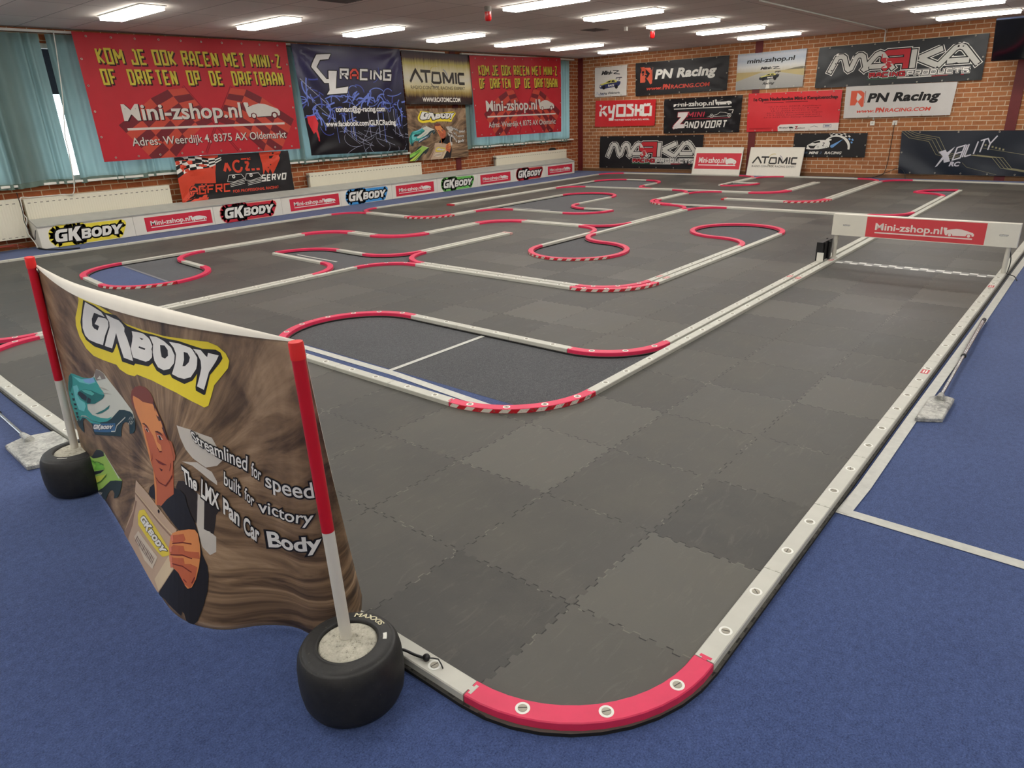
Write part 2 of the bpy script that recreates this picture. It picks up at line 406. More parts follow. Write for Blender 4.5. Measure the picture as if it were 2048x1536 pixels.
# cut edge of the mats
for segs in (SEG1, SEG2):
    for s in segs:
        pts = [s[1], s[2]] if s[0] == 's' else arc(s[4], s[1], s[2])
        w = [warp(*q) for q in pts]
        for a, b in zip(w, w[1:]): m.add([(a.x, a.y, 0.0005), (b.x, b.y, 0.0005), (b.x, b.y, MAT_Z), (a.x, a.y, MAT_Z)], [(1, 0, 3, 2)], 1)
tag(m.build('foam_race_mat', [FOAM, FOAM_EDGE]), 'dark grey interlocking foam mat surface of the whole race track', 'race mat')

# --- rails
RAIL_WHITE = M('rail_white', (198, 197, 186), 0.42, var=0.05, scale=9, spec=0.4)
RAIL_PINK = M('rail_pink', (222, 52, 92), 0.42, var=0.07, scale=9, spec=0.4)
SCREW_RING = M('screw_ring', (236, 236, 228), 0.4, var=0.02); SCREW_HEAD = M('screw_head', (168, 163, 148), 0.45, var=0.08, scale=60); SLOT = M('screw_slot', (70, 66, 60), 0.6)
RW, RO = 0.030, 0.041                     # half width, offset from the grid line
def rail_mesh(name, path, mat):
    """path: centre line points; body with eased top edges and a T-shaped joint tongue at its far end"""
    m = MB(); L = []; R = []
    for k, p in enumerate(path):
        a = path[max(0, k-1)]; b = path[min(len(path)-1, k+1)]; d = (Vector(b)-Vector(a)).normalized(); nrm = Vector((-d.y, d.x))
        L.append(nrm); R.append(d)
    prof = [(-RW, MAT_Z), (-RW, RAIL_Z-0.003), (-RW+0.003, RAIL_Z), (RW-0.003, RAIL_Z), (RW, RAIL_Z-0.003), (RW, MAT_Z)]
    n = len(prof); vs = []
    for p, nr in zip(path, L):
        for o, z in prof: vs.append((p[0]-nr.x*o, p[1]-nr.y*o, z))
    fs = [(i*n+k, (i+1)*n+k, (i+1)*n+k+1, i*n+k+1) for i in range(len(path)-1) for k in range(n-1)]
    fs += [tuple(range(n)), tuple(reversed(range((len(path)-1)*n, len(path)*n)))]
    fs += [(i*n+n-1, (i+1)*n+n-1, (i+1)*n, i*n) for i in range(len(path)-1)]
    m.add(vs, [f[::-1] for f in fs])
    e = Vector(path[-1]); d = R[-1]; nr = L[-1]
    tp = [(0,-.008), (.008,-.008), (.008,-.017), (.018,-.017), (.018,.017), (.008,.017), (.008,.008), (0,.008)]
    m.prism([tuple(e+d*a+nr*b) for a, b in tp], RAIL_Z-0.002, RAIL_Z+0.0006)
    return m.mesh(name, mat, recalc=True)
_eps = 0.0015
STRAIGHT = rail_mesh('straight_rail', [(-0.25+_eps, 0), (0, 0), (0.25-_eps, 0)], RAIL_WHITE)
def arcpath(side, r, e=True):
    c = (0, 0.5*side); g = _eps/r if e else 0
    return [(c[0]+r*math.sin(a), c[1]-side*r*math.cos(a)) for a in [g+(math.pi/2-2*g)*k/14 for k in range(15)]]
ARC = {1: rail_mesh('curved_rail', arcpath(1, 0.5-RO), RAIL_PINK), -1: rail_mesh('curved_rail', arcpath(-1, 0.5+RO), RAIL_PINK)}
m = MB(); m.disc((0,0), 0.0195, 0.0007, 28, 0, r0=0.0125); m.lathe([(0.0195, -0.001), (0.0195, 0.0007)], 28, mi=0); m.lathe([(0.0125, -0.001), (0.0125, 0.0016), (0.0112, 0.0022), (0.0001, 0.0022)], 24, mi=1)
m.box(-0.0115, -0.0011, 0.0015, 0.0115, 0.0011, 0.0026, 2)
SCREW = m.mesh('screw', [SCREW_RING, SCREW_HEAD, SLOT])
# red and white hazard tape round the outer face of some curves
t = NT('hazard_tape'); uv = t.n('ShaderNodeUVMap'); sp = t.n('ShaderNodeSeparateXYZ'); t.l(uv.outputs[0], sp.inputs[0])
st = t.math('GREATER_THAN', t.math('FRACT', t.math('MULTIPLY', t.math('ADD', sp.outputs[0], t.math('MULTIPLY', sp.outputs[1], 0.45)), 4.6)), 0.5)
co = t.n('ShaderNodeTexCoord').outputs['Object']; wr = t.math('GREATER_THAN', t.noise(co, 55, 4, 0.75), 0.585)
c = t.mix(st, rgb((196, 26, 42)), rgb((226, 220, 208))); c = t.mix(t.math('MULTIPLY', wr, 0.8), c, rgb((120, 112, 98)))
t.l(c, t.b.inputs['Base Color']); t.b.inputs['Roughness'].default_value = 0.4; HAZ = t.m
def haz_mesh(side, a0, a1):
    r = 0.5+RO+RW+0.0012 if side < 0 else 0.5-RO-RW-0.0012
    m = MB(); c = (0, 0.5*side); n = 16
    for k in range(n+1):
        a = a0+(a1-a0)*k/n; p = (c[0]+r*math.sin(a), c[1]-side*r*math.cos(a))
        b = m.add([(*p, MAT_Z+0.002), (*p, RAIL_Z-0.0015)], []); m.uv[b] = (k/n*(a1-a0)*r/0.45, 0); m.uv[b+1] = (k/n*(a1-a0)*r/0.45, 0.1)
    m.add([], []); 
    for k in range(n): m.f.append([2*k, 2*k+2, 2*k+3, 2*k+1]); m.m.append(0)
    return m.mesh('hazard_tape', HAZ)
STICK = M('red_sticker', (200, 52, 62), 0.4)
m = MB(); m.box(-0.036, -0.019, 0, 0.036, 0.019, 0.0006); m.box(-0.026, -0.010, 0.0006, 0.026, -0.003, 0.0009, 1); m.box(-0.026, 0.003, 0.0006, 0.02, 0.010, 0.0009, 1)
STICKER = m.mesh('sticker', [STICK, SCREW_RING])

RUNS1 = [("front row, middle cross line","right"),("front row, left double line","far"),("near outer edge","left"),("right outer edge","near"),
 ("far outer edge below dark wavy banner","right"),("right row, far striped double line","far"),("near row, red-capped stub","right"),("far row, red-capped stub","left"),
 ("left row, far striped double line","near"),("far outer edge below speedometer banner","right"),("right row, far triangle link","far"),("far triangle pocket's right edge","left"),
 ("left row, far triangle link","near"),("far outer edge below red-lettered banner","right"),("left outer edge, far half","far"),("back row, left zigzag link","left"),
 ("left edge of hooked infield","near"),("right edge of hooked infield","far"),("hooked infield's nook edge","left"),("near edge of hooked infield","right"),("stub before hooked infield","far"),
 ("front row, left zigzag link","right"),("left outer edge, near half","far"),("near outer edge's leftmost stretch","left"),("back row, left double line","near"),
 ("near edge, middle left infield","right"),("far edge, middle left infield","left"),("left row, pink-tipped stub","near"),("right row, pink-tipped stub","far"),("back row, middle cross line","left"),
 ("left row, centre double line","near"),("right row, centre double line","far")]
RUNS2 = [("right row, finish straight divider","far"),("near edge of near infield","right"),("far edge of near infield","left"),("left row, finish straight divider","near"),
 ("near row, cross line beyond gantry","right"),("right row, teardrop lane","far"),("left edge of teardrop infield","near"),("near row, far centre link","right"),
 ("right row, wavy line's far end","far"),("front row, wavy line's cross piece","right"),("right row, wavy line's near end","far"),("blue-floored infield's far edge","left"),
 ("blue infield's near edge","right"),("left row, wavy line's near end","near"),("back row, wavy line's cross piece","left"),("left row, wavy line's far end","near"),
 ("far row, far centre link","left"),("left row, teardrop lane","near"),("left row, pinched lane","near"),("near row, far left link","right"),
 ("right row, red-capped left stub","far"),("left row, red-capped left stub","near"),("far edge, far left infield","left"),("nook edge, far left infield","far"),
 ("far row, far left link","left"),("left row, white stub","near"),("right row, white stub","far"),("single rail before white stub","right"),
 ("right row, pinched lane","far"),("far row, cross line beyond gantry","left"),("left row, finish straight's far end","near")]
STRIPED = {((9,5),(8,6)), ((4,3),(3,4)), ((4,13),(3,14)), ((22,6),(21,7)), ((14,15),(13,16)), ((10,8),(11,9)), ((11,7),(10,8)), ((19,10),(20,11))}
HAZR = {((11,7),(10,8)): (0.35, 1.57), ((19,10),(20,11)): (0.2, 1.3), ((4,13),(3,14)): (0.0, 1.4)}
STICKERS = {((6,0),(7,0)): 0.10, ((11,0),(12,0)): 0.05, ((11,3),(10,3)): 0.05, ((13,3),(12,3)): 0.12, ((10,3),(11,3)): 0.1, ((9,5),(10,5)): 0.02, ((10,5),(9,5)): 0.12}
N_RAIL = [0]
def lay(segs, runs):
    # group into straight runs, keeping the name of the run before and after every curve
    ri = -1; prev = None; groups = []
    for s in segs:
        if s[0] == 's':
            if prev != ('s', s[3]): ri += 1; groups.append(('s', ri, []))
            groups[-1][2].append(s); prev = ('s', s[3])
        else:
            if not groups or groups[-1][0] != 'a': groups.append(('a', ri, []))
            groups[-1][2].append(s); prev = None
    assert ri+1 == len(runs), (ri, len(runs))
    for kind, r, lst in groups:
        for k, s in enumerate(lst):
            a, b = warp(*s[1]), warp(*s[2]); ch = b-a; N_RAIL[0] += 1
            key = (s[1], s[2]); near = ((a+b)/2).length < 7.5
            if kind == 's':
                h = ch.normalized(); left = Vector((-h.y, h.x)); p = (a+b)/2+left*RO
                o = link(bpy.data.objects.new('straight_rail', STRAIGHT)); o.location = (p.x, p.y, 0); o.rotation_euler = (0, 0, math.atan2(h.y, h.x)); o.scale = (ch.length/0.5, 1, 1)
                nm, end = runs[r]; tot = len(lst)
                lab = '%s white rail of the %s, from its %s end' % (ORD[k], nm, end) if tot > 1 else 'single white rail forming the %s' % nm.replace('single rail', 'link')
                tag(o, lab, 'track rail', 'white straight rails')
                if near:
                    for dx in (-0.112, 0.112):
                        c = link(bpy.data.objects.new('screw', SCREW), o); c.location = (dx+0.004*math.sin(N_RAIL[0]*3+dx), 0, RAIL_Z); c.rotation_euler = (0, 0, N_RAIL[0]*1.3+dx*9)
                if key in STICKERS:
                    c = link(bpy.data.objects.new('sticker', STICKER), o); c.location = (STICKERS[key]-0.06, 0, RAIL_Z+0.0007); tag(c, 'red sticker with white lettering')
            else:
                side = s[5]; o = link(bpy.data.objects.new('curved_rail', ARC[side])); ang = math.atan2(ch.y, ch.x)-side*math.pi/4
                o.location = (a.x, a.y, 0); o.rotation_euler = (0, 0, ang); q = ch.length/(0.5*math.sqrt(2)); o.scale = (q, q, 1)
                n0 = runs[r][0]; n1 = runs[(r+1) % len(runs)][0]
                st = key in STRIPED
                w0 = '%s%spink curve between %s and %s' % (ORD[k]+' ' if len(lst) > 1 else '', 'striped ' if st else '', n0.replace(',', ''), n1.replace(',', ''))
                w0 = ' '.join(w0.split()[:16]) if len(w0.split()) <= 16 else w0.replace('pink curve between', 'curve between').replace(' row ', ' ').replace(' of ', ' ')
                tag(o, w0, 'track rail', 'pink curved rails')
                if near:
                    r_ = 0.5-RO if side > 0 else 0.5+RO
                    for fa in ((0.22, 0.52, 0.82) if side > 0 else (0.14, 0.38, 0.62, 0.86)):
                        an = fa*math.pi/2; c = link(bpy.data.objects.new('screw', SCREW), o)
                        c.location = (r_*math.sin(an), 0.5*side-side*r_*math.cos(an), RAIL_Z); c.rotation_euler = (0, 0, 0.4+fa)
                if st:
                    h0, h1 = HAZR.get(key, (0.02, 1.55))
                    hz = link(bpy.data.objects.new('hazard_tape', haz_mesh(side, h0, h1)), o); tag(hz, 'red and white striped tape')
lay(SEG1, RUNS1); lay(SEG2, RUNS2)
# end caps of the free-standing double stubs
def end_cap(x, y, dx, dy, mat, label):
    p = warp(x, y); m = MB(); m.box(0.0, -0.076, MAT_Z, 0.05, 0.076, RAIL_Z+0.002); o = m.build('end_cap', mat); o.location = (p.x, p.y, 0); o.rotation_euler = (0, 0, math.atan2(dy, dx))
    tag(o, label, 'end cap')
RED_TAPE = M('red_tape', (190, 40, 56), 0.45); PALE_TAPE = M('pale_pink_tape', (214, 170, 165), 0.5)
end_cap(16, 17, -1, 0, RED_TAPE, 'red tape cap on the end of the left stub'); end_cap(21, 9, 0, 1, RED_TAPE, 'red tape cap on the far cross stub')
end_cap(12, 11, 1, 0, PALE_TAPE, 'pale pink tape cap on the middle stub')

# --- darker carpet sheets under the infields, and tapes
m = MB()
def sheet(pts, z, mi=0):
    m.add([(*warp(x, y), z) for x, y in pts], [tuple(range(len(pts)))], mi)
sheet([(3.3, 0.02), (29.2, 0.02), (29.2, 19.05), (12.6, 19.05), (12.6, 12.4), (4.0, 12.4), (3.3, 8.3)], 0.0012); sheet([(4.0, 12.4), (12.6, 12.4), (12.6, 17.5), (4.0, 17.5)], 0.0012)
tag(m.build('carpet_underlay', GREY_CARPET), 'charcoal flecked carpet sheet showing inside the track infields', 'carpet')
TAPE = M('grey_duct_tape', (196, 196, 188), 0.35, var=0.08, scale=30)
def tape(pts, w, name, label, mat=TAPE, z=0.003):
    m = MB(); w2 = w/2
    for a, b in zip(pts, pts[1:]):
        a, b = warp(*a), warp(*b); d = (b-a).normalized(); n = Vector((-d.y, d.x))*w2
        m.add([(*(a-n), z), (*(b-n), z), (*(b+n), z), (*(a+n), z)], [(0,1,2,3)])
    tag(m.build(name, mat), label, 'tape')
tape([(3.22, 7.9), (3.24, 5.3), (3.12, 3.5), (3.1, 3.0)], 0.055, 'floor_tape', 'silver tape along the front edge inside the near infield')
tape([(3.2, 5.46), (5.0, 5.46)], 0.035, 'floor_tape', 'pale tape crossing the near infield', z=0.004)
tape([(3.13, 0.06), (3.13, -2.2), (3.11, -7)], 0.05, 'floor_tape', 'pale tape crossing the blue carpet beside the right outer edge')
tape([(3.1, -0.05), (3.6, -0.07), (5.2, -0.07), (9, -0.09), (13, -0.08), (22, -0.08), (29, -0.08)], 0.05, 'floor_tape', 'silver tape along the outside of the right outer edge', z=0.0045)
tape([(4.0, 13.0), (4.0, 16.0)], 0.03, 'floor_tape', 'grey tape seam across the blue-floored infield', M('grey_seam', (120,122,128), 0.6))
tape([(16.55, 13.0), (16.55, 15.0)], 0.03, 'floor_tape', 'thin pale tape crossing the hooked infield')
tape([(7.3, 13.6), (7.3, 12.0)], 0.03, 'floor_tape', 'thin pale tape crossing the middle left infield', z=0.0035)
# start-finish line
t = NT('checker_tape'); uv = t.n('ShaderNodeUVMap'); ck = t.n('ShaderNodeTexChecker'); ck.inputs['Scale'].default_value = 1.0; mp = t.n('ShaderNodeMapping'); t.l(uv.outputs[0], mp.inputs[0]); t.l(mp.outputs[0], ck.inputs[0])
ck.inputs[1].default_value = rgb((232, 232, 226)); ck.inputs[2].default_value = rgb((120, 120, 116)); t.l(ck.outputs[0], t.b.inputs['Base Color']); t.b.inputs['Roughness'].default_value = 0.4
m = MB(); n = 20
for k in range(n+1):
    y = 0.15+(2.85-0.15)*k/n
    for q, x in enumerate((12.40+0.02*(1-k/n), 12.66)): b = m.add([(*warp(x, y), MAT_Z+0.0008)], []); m.uv[b] = (k+0.001, q*2+0.001)
for k in range(n): m.f.append([2*k, 2*k+1, 2*k+3, 2*k+2]); m.m.append(0)
tag(m.build('start_finish_line', t.m), 'white and grey checkered line across the track under the gantry', 'finish line')

# ------------------------------------------------------------------ ceiling lights
t = NT('light_diffuser'); em = t.n('ShaderNodeEmission'); em.inputs[0].default_value = (1.0, 0.965, 0.90, 1); em.inputs[1].default_value = LAMP_STRENGTH
t.l(em.outputs[0], t.out.inputs[0]); DIFF = t.m
def make_light():
    r = empty('ceiling_light'); f = MB()
    for a in ((-0.15,-0.6,-0.15+0.018,0.6), (0.15-0.018,-0.6,0.15,0.6), (-0.132,-0.6,0.132,-0.585), (-0.132,0.585,0.132,0.6)): f.box(a[0], a[1], -0.012, a[2], a[3], 0.0)
    f.build('frame', M('light_frame', (226,222,212), 0.4), r)
    d = MB(); d.box(-0.128, -0.583, -0.050, 0.128, 0.583, -0.002); d.build('diffuser', DIFF, r); return r
proto = make_light(); kids = {proto.name: list(proto.children)}
ROWS = [(9.28, 'row nearest the windows'), (5.93, 'middle row'), (2.42, 'row nearest the television'), (-1.1, 'row over the blue carpet')]
first = True
for y, rn in ROWS:
    for k in range(11):
        x = 14.9-1.8*k
        if x < XR+0.5: continue
        o = proto if first else copy_tree(proto, None, kids); first = False
        o.location = (x, y, ZC); tag(o, '%s bright ceiling light from the back wall in the %s' % (ORD[k], rn), 'ceiling light', 'ceiling lights')

# ------------------------------------------------------------------ curtains, radiators, gantry, tools, fittings
CURT = M('curtain_cloth', (134, 160, 156), 0.9, var=0.10, scale=3.0, translucent=0.42, tint=(150, 178, 178))
HEM = M('curtain_hem', (104, 122, 112), 0.95, var=0.08, scale=5)
def curtain(x0, x1, label, seed):
    rnd = random.Random(seed); n = int((x1-x0)/0.012)
    ph = [rnd.uniform(0, 6.28) for _ in range(6)]
    def off(x, z):
        k = 0.5+0.5*(2.7-z)/1.9
        a = 2*math.pi*x/0.135+0.9*math.sin(2*math.pi*x/0.61+ph[0])+0.5*math.sin(2*math.pi*x/0.27+ph[1])
        return 0.036*math.sin(a)*(0.65+0.35*math.sin(2*math.pi*x/0.47+ph[2]))+0.012*k*math.sin(2*math.pi*x/0.83+ph[3])
    def grid(zs, dy=0.0):
        m = MB(); vs = []
        for z in zs:
            for i in range(n+1):
                x = x0+(x1-x0)*i/n; sway = 0.02*math.sin(2*math.pi*x/1.9+ph[4])*(2.7-z)/1.9
                vs.append((x-x0, off(x, z)+dy, z+(0.012*math.sin(2*math.pi*x/0.9+ph[5]) if z < 1.2 else 0)))
        w = n+1; m.add(vs, [(r*w+i, r*w+i+1, (r+1)*w+i+1, (r+1)*w+i) for r in range(len(zs)-1) for i in range(n)], 0, True); return m
    o = grid([0.865, 1.3, 1.8, 2.3, 2.70]).build('curtain', CURT); o.location = (x0, YL-0.10, 0)
    tag(o, label, 'curtain', 'grey-green pleated curtains')
    grid([0.795, 0.865], -0.001).build('hem', HEM, o)
for i, (a, b, l) in enumerate([(0.2, 2.3, 'grey-green pleated curtain at the left end above the first radiator'), (2.35, 3.72, 'grey-green curtain on the near side of the bright gap'),
     (3.81, 5.6, 'grey-green curtain right of the bright gap, partly behind the large red banner'), (5.62, 7.52, 'curtain hidden behind the middle of the large red banner'),
     (7.46, 10.0, 'grey-green curtain behind the blue and black graffiti banner'), (11.78, 13.6, 'grey-green curtain behind the near half of the far red banner'), (13.62, 15.62, 'grey-green curtain at the far right end of the window wall')]):
    curtain(a, b, l, i)
m = MB(); m.box(0.0, YL-0.135, 2.715, 11.2, YL-0.075, 2.745); o = m.build('curtain_rail', WHITE_PAINT); tag(o, 'long white curtain rail under the ceiling over the large red banner', 'curtain rail', 'curtain rails')
m = MB(); m.box(11.7, YL-0.135, 2.715, 15.8, YL-0.075, 2.745); o = m.build('curtain_rail', WHITE_PAINT); tag(o, 'short white curtain rail over the far red banner', 'curtain rail', 'curtain rails')

CREAM = NT('radiator_cream'); t = CREAM; co = t.n('ShaderNodeTexCoord').outputs['Object']; sp = t.n('ShaderNodeSeparateXYZ'); t.l(co, sp.inputs[0])
wv = t.math('SINE', t.math('MULTIPLY', sp.outputs[0], 2*math.pi/0.033)); t.b.inputs['Base Color'].default_value = rgb((226, 221, 200)); t.b.inputs['Roughness'].default_value = 0.45
t.bump(wv, 0.5, 0.002); CREAM = t.m
GREY_IN = M('vent_slot', (120, 116, 104), 0.8); BRASS = M('valve_grey', (120, 116, 110), 0.4, 0.5)
def radiator(x0, x1, z1, label, valve=True):
    r = empty('radiator', ((x0+x1)/2, YL-0.08, 0.15)); tag(r, label, 'radiator', 'cream panel radiators'); L = (x1-x0)/2; h = z1-0.15
    b = MB(); b.box(-L, -0.055, 0, L, -0.025, h-0.012); b.box(-L, 0.0, 0, L, 0.03, h-0.012); b.box(-L, -0.025, 0.03, -L+0.01, 0.0, h-0.03); b.box(L-0.01, -0.025, 0.03, L, 0.0, h-0.03)
    c = MB(); c.box(-L-0.002, -0.058, h-0.012, L+0.002, 0.045, h); c.build('top_cover', M('radiator_plain', (228, 224, 206), 0.45), r)
    s = b; n = int(2*L/0.075)
    for k in range(n):
        x = -L+0.04+k*0.075; s.box(x, -0.0565, h-0.062, x+0.034, -0.0552, h-0.052, 1)
        s.box(x, -0.0565, 0.02, x+0.034, -0.0552, 0.028, 1)
    b.build('panel', [CREAM, GREY_IN], r)
    if valve:
        v = MB(); v.tube([(-L-0.03, -0.02, -0.1), (-L-0.03, -0.02, h-0.05)], 0.009, 8); v.tube([(-L-0.03, -0.02, h-0.05), (-L+0.01, -0.02, h-0.05)], 0.012, 8); v.tube([(-L-0.03, -0.08, h-0.05), (-L-0.03, -0.01, h-0.05)], 0.02, 10); v.build('valve', BRASS, r)
    b = MB(); b.box(-L+0.2, 0.03, h-0.2, -L+0.23, 0.08, h-0.1); b.box(L-0.23, 0.03, h-0.2, L-0.2, 0.08, h-0.1); b.build('wall_bracket', BRASS, r)
radiator(0.6, 2.985, 0.665, 'leftmost cream radiator beside the cabled board end', False); radiator(3.03, 5.01, 0.655, 'cream radiator behind the yellow-logo board', False)
radiator(7.55, 10.3, 0.625, 'cream radiator behind the blue-logo board'); radiator(12.66, 15.44, 0.60, 'far cream radiator behind the last red-logo board')
m = MB(); m.lathe([(0.10, 0), (0.09, 0.03), (0.05, 0.055), (0.001, 0.06)], 14); o = m.build('cloth_bundle', M('black_cloth', (30, 28, 28), 0.9)); o.location = (14.9, YL-0.08, 0.60); o.scale = (1.6, 0.5, 1); tag(o, 'small black bundle lying on the far radiator', 'bundle')

# --- gantry over the start-finish line
GX = 7.30
g = empty('gantry', (GX, 1.33, RAIL_Z)); tag(g, 'white and red timing gantry standing over the checkered line', 'gantry')
SIGNW = M('sign_white', (226, 222, 208), 0.4, var=0.02); POST = M('post_white', (206, 202, 190), 0.4)
for yy in (0.715, -0.698):
    p = MB(); p.tube([(0, yy, 0.0), (0, yy, 0.235)], 0.019, 16); p.lathe([(0.034, 0.0), (0.034, 0.004), (0.02, 0.006)], 18, (0, yy)); p.build('post', POST, g)
GANTRY = g
BLK = M('black_plastic', (22, 22, 24), 0.45, spec=0.5)
m = MB(); m.box(-0.16, -0.006, 0, 0.14, 0.028, 0.205); m.box(-0.16, 0.028, 0.0, -0.145, 0.05, 0.205); m.box(0.125, 0.028, 0.0, 0.14, 0.05, 0.205); m.tube([(0.02, -0.016, 0.02), (0.02, -0.016, 0.195)], 0.014, 10); m.tube([(-0.10, -0.012, 0.02), (-0.10, -0.012, 0.195)], 0.008, 10)
o = m.build('detector_box', BLK); o.location = (7.22, 2.098, MAT_Z); tag(o, 'black plastic housing standing between the rails behind the gantry post', 'box')
m = MB(); m.box(0, 0, 0, 0.012, 0.06, 0.085); o = m.build('sign_plate', WHITE_PAINT); o.location = (7.035, 2.068, RAIL_Z+0.001); tag(o, 'small white plate against the black housing by the gantry', 'plate')
def cable(pts, r, name, label, mat, cat='cable', n=6):
    # smooth the polyline
    P_ = [Vector(p) for p in pts]; Q = []
    ext = [2*P_[0]-P_[1]]+P_+[2*P_[-1]-P_[-2]]
    for i in range(1, len(ext)-2):
        for k in range(6):
            t_ = k/6; a, b, c, d = ext[i-1:i+3]
            Q.append(0.5*((2*b)+(c-a)*t_+(2*a-5*b+4*c-d)*t_*t_+(3*b-a-3*c+d)*t_**3))
    Q.append(P_[-1]); m = MB(); m.tube(Q, r, n); return tag(m.build(name, mat), label, cat)
cable([(7.32, 0.628, 0.27), (7.33, 0.60, 0.15), (7.30, 0.602, 0.06), (7.27, 0.60, 0.042), (7.25, 0.545, 0.03), (7.2, 0.515, 0.006)], 0.004, 'cable', 'thin black cable down the right gantry post', BLK)

# --- retrieval paddles wrapped in silver tape
FOIL = NT('crinkled_silver_tape'); t = FOIL; co = t.n('ShaderNodeTexCoord').outputs['Object']; nz = t.noise(co, 26, 5, 0.7, 1.5); big = t.noise(co, 9, 3)
t.l(t.ramp(t.math('ADD', t.math('MULTIPLY', nz, 0.6), t.math('MULTIPLY', big, 0.4)), (0.36, rgb((120, 120, 118))), (0.58, rgb((214, 214, 206)))), t.b.inputs['Base Color']); t.b.inputs['Metallic'].default_value = 0.35; t.b.inputs['Roughness'].default_value = 0.35; t.bump(nz, 0.9, 0.01); FOIL = t.m
ALU = M('aluminium_tube', (176, 176, 180), 0.25, 0.9, var=0.03)
def paddle(head, hbase, htip, label, joint=0.45):
    r = empty('retrieval_paddle', (*hbase[:2], 0)); tag(r, label, 'paddle'); ox, oy = hbase[:2]
    b = MB(); pts = [(x-ox, y-oy) for x, y in head]
    if sum(pts[i-1][0]*pts[i][1]-pts[i][0]*pts[i-1][1] for i in range(len(pts))) < 0: pts = pts[::-1]
    b.prism(pts, 0.003, 0.026, chamfer=0.006)
    cx = sum(p[0] for p in pts)/len(pts); cy = sum(p[1] for p in pts)/len(pts)
    b.tube([(cx*0.5, cy*0.5, 0.028), (0, 0, 0.032)], [0.022, 0.014], 10); b.build('blade', FOIL, r)
    a = Vector((0, 0, 0.030)); e = Vector((htip[0]-ox, htip[1]-oy, 0.020)); q = a.lerp(e, joint)
    h = MB(); h.tube([a, q], 0.0095, 12); h.build('lower_tube', ALU, r); h = MB(); h.tube([q, e], 0.0125, 12); h.build('upper_tube', ALU, r)
    c = MB(); c.tube([q-(e-a).normalized()*0.012, q+(e-a).normalized()*0.012], 0.0145, 12); c.build('clamp_ring', BLK, r)
    k = MB(); k.tube([e-(e-a).normalized()*0.05, e+(e-a).normalized()*0.012], 0.0145, 12); k.build('end_cap', BLK, r)
paddle([(3.946,0.538), (4.007,0.497), (3.987,0.431), (3.68,0.428), (3.614,0.536)], (3.984, 0.492), (5.678, 0.541), 'silver-taped paddle lying on the carpet beside the right outer edge')
paddle([(0.699,4.004), (0.793,4.047), (0.92,3.992), (0.925,3.80), (0.77,3.615), (0.689,3.645)], (0.795, 4.06), (0.835, 5.25), 'silver-taped paddle lying on the carpet beside the small banner tyre', 0.4)

# --- ceiling fittings
for x, y, l in ((7.41, 6.63, 'red beacon lamp under the ceiling nearer the viewer'), (11.58, 6.63, 'red beacon lamp under the ceiling nearer the back wall')):
    r = empty('beacon_lamp', (x, y, ZC)); tag(r, l, 'beacon')
    b = MB(); b.lathe([(0.001, 0), (0.045, 0), (0.045, -0.055), (0.048, -0.06), (0.001, -0.06)][::-1], 20); b.build('base', M('beacon_grey', (150, 144, 138), 0.5), r)
    b = MB(); b.lathe([(0.042, -0.06), (0.043, -0.14), (0.034, -0.163), (0.001, -0.168)][::-1], 20); b.build('dome', M('beacon_red', (200, 24, 26), 0.2, spec=0.6), r)
m = MB(); m.box(-0.02, -0.05, -0.06, 0.02, 0.0, 0.0); o = m.build('ceiling_bracket', WHITE_PAINT); o.location = (11.06, 6.86, ZC); tag(o, 'small white bracket on the ceiling beside the farther beacon', 'bracket')
for x, y, l in ((10.95, 7.38, 'dark square vent in the ceiling between the light rows'), (5.60, 7.27, 'dark square vent at the top of the ceiling view')):
    m = MB(); m.box(-0.2, -0.16, -0.004, 0.2, 0.16, 0.0); [m.box(-0.19, -0.15+k*0.05, -0.008, 0.19, -0.13+k*0.05, -0.004) for k in range(6)]
    o = m.build('ceiling_vent', M('vent_dark', (112, 104, 98), 0.7)); o.location = (x, y, ZC); tag(o, l, 'vent')
m = MB(); m.tube([(10.0, 4.14, ZC-0.012), (16.14, 4.14, ZC-0.012), (16.16, 4.125, ZC-0.03), (16.165, 4.12, 1.12)], 0.012, 8); tag(m.build('cable_conduit', WHITE_PAINT), 'white conduit across the ceiling and down the back wall', 'conduit')
for y, l in ((4.13, 'white wall socket left below the white lettered banner'), (3.715, 'white wall socket with a black plug below the white lettered banner')):
    m = MB(); m.box(-0.012, -0.042, -0.042, 0, 0.042, 0.042); m.lathe([(0.001, 0), (0.02, 0)], 4); o = m.build('wall_socket', WHITE_PAINT); o.location = (XB, y, 1.06); tag(o, l, 'socket')
    p = MB(); p.tube([(-0.013, 0, 0), (-0.011, 0, 0)], 0.019, 18); p.build('socket_well', M('socket_grey', (196, 194, 186), 0.5), o)
cable([(XB-0.03, 3.715, 1.05), (XB-0.05, 3.71, 0.98), (XB-0.03, 3.72, 0.6), (XB-0.035, 3.735, 0.25), (XB-0.06, 3.80, 0.06), (XB-0.1, 4.05, 0.01), (XB-0.12, 4.3, 0.008)], 0.006, 'power_cord', 'black cord hanging from the wall socket to the floor', BLK, 'cord')
cable([(XB-0.12, 3.95, 0.008), (XB-0.1, 3.7, 0.12), (XB-0.09, 3.5, 0.2), (XB-0.1, 3.38, 0.12), (XB-0.14, 3.34, 0.008)], 0.006, 'power_cord', 'black cord looped beside the dark wavy banner', BLK, 'cord')
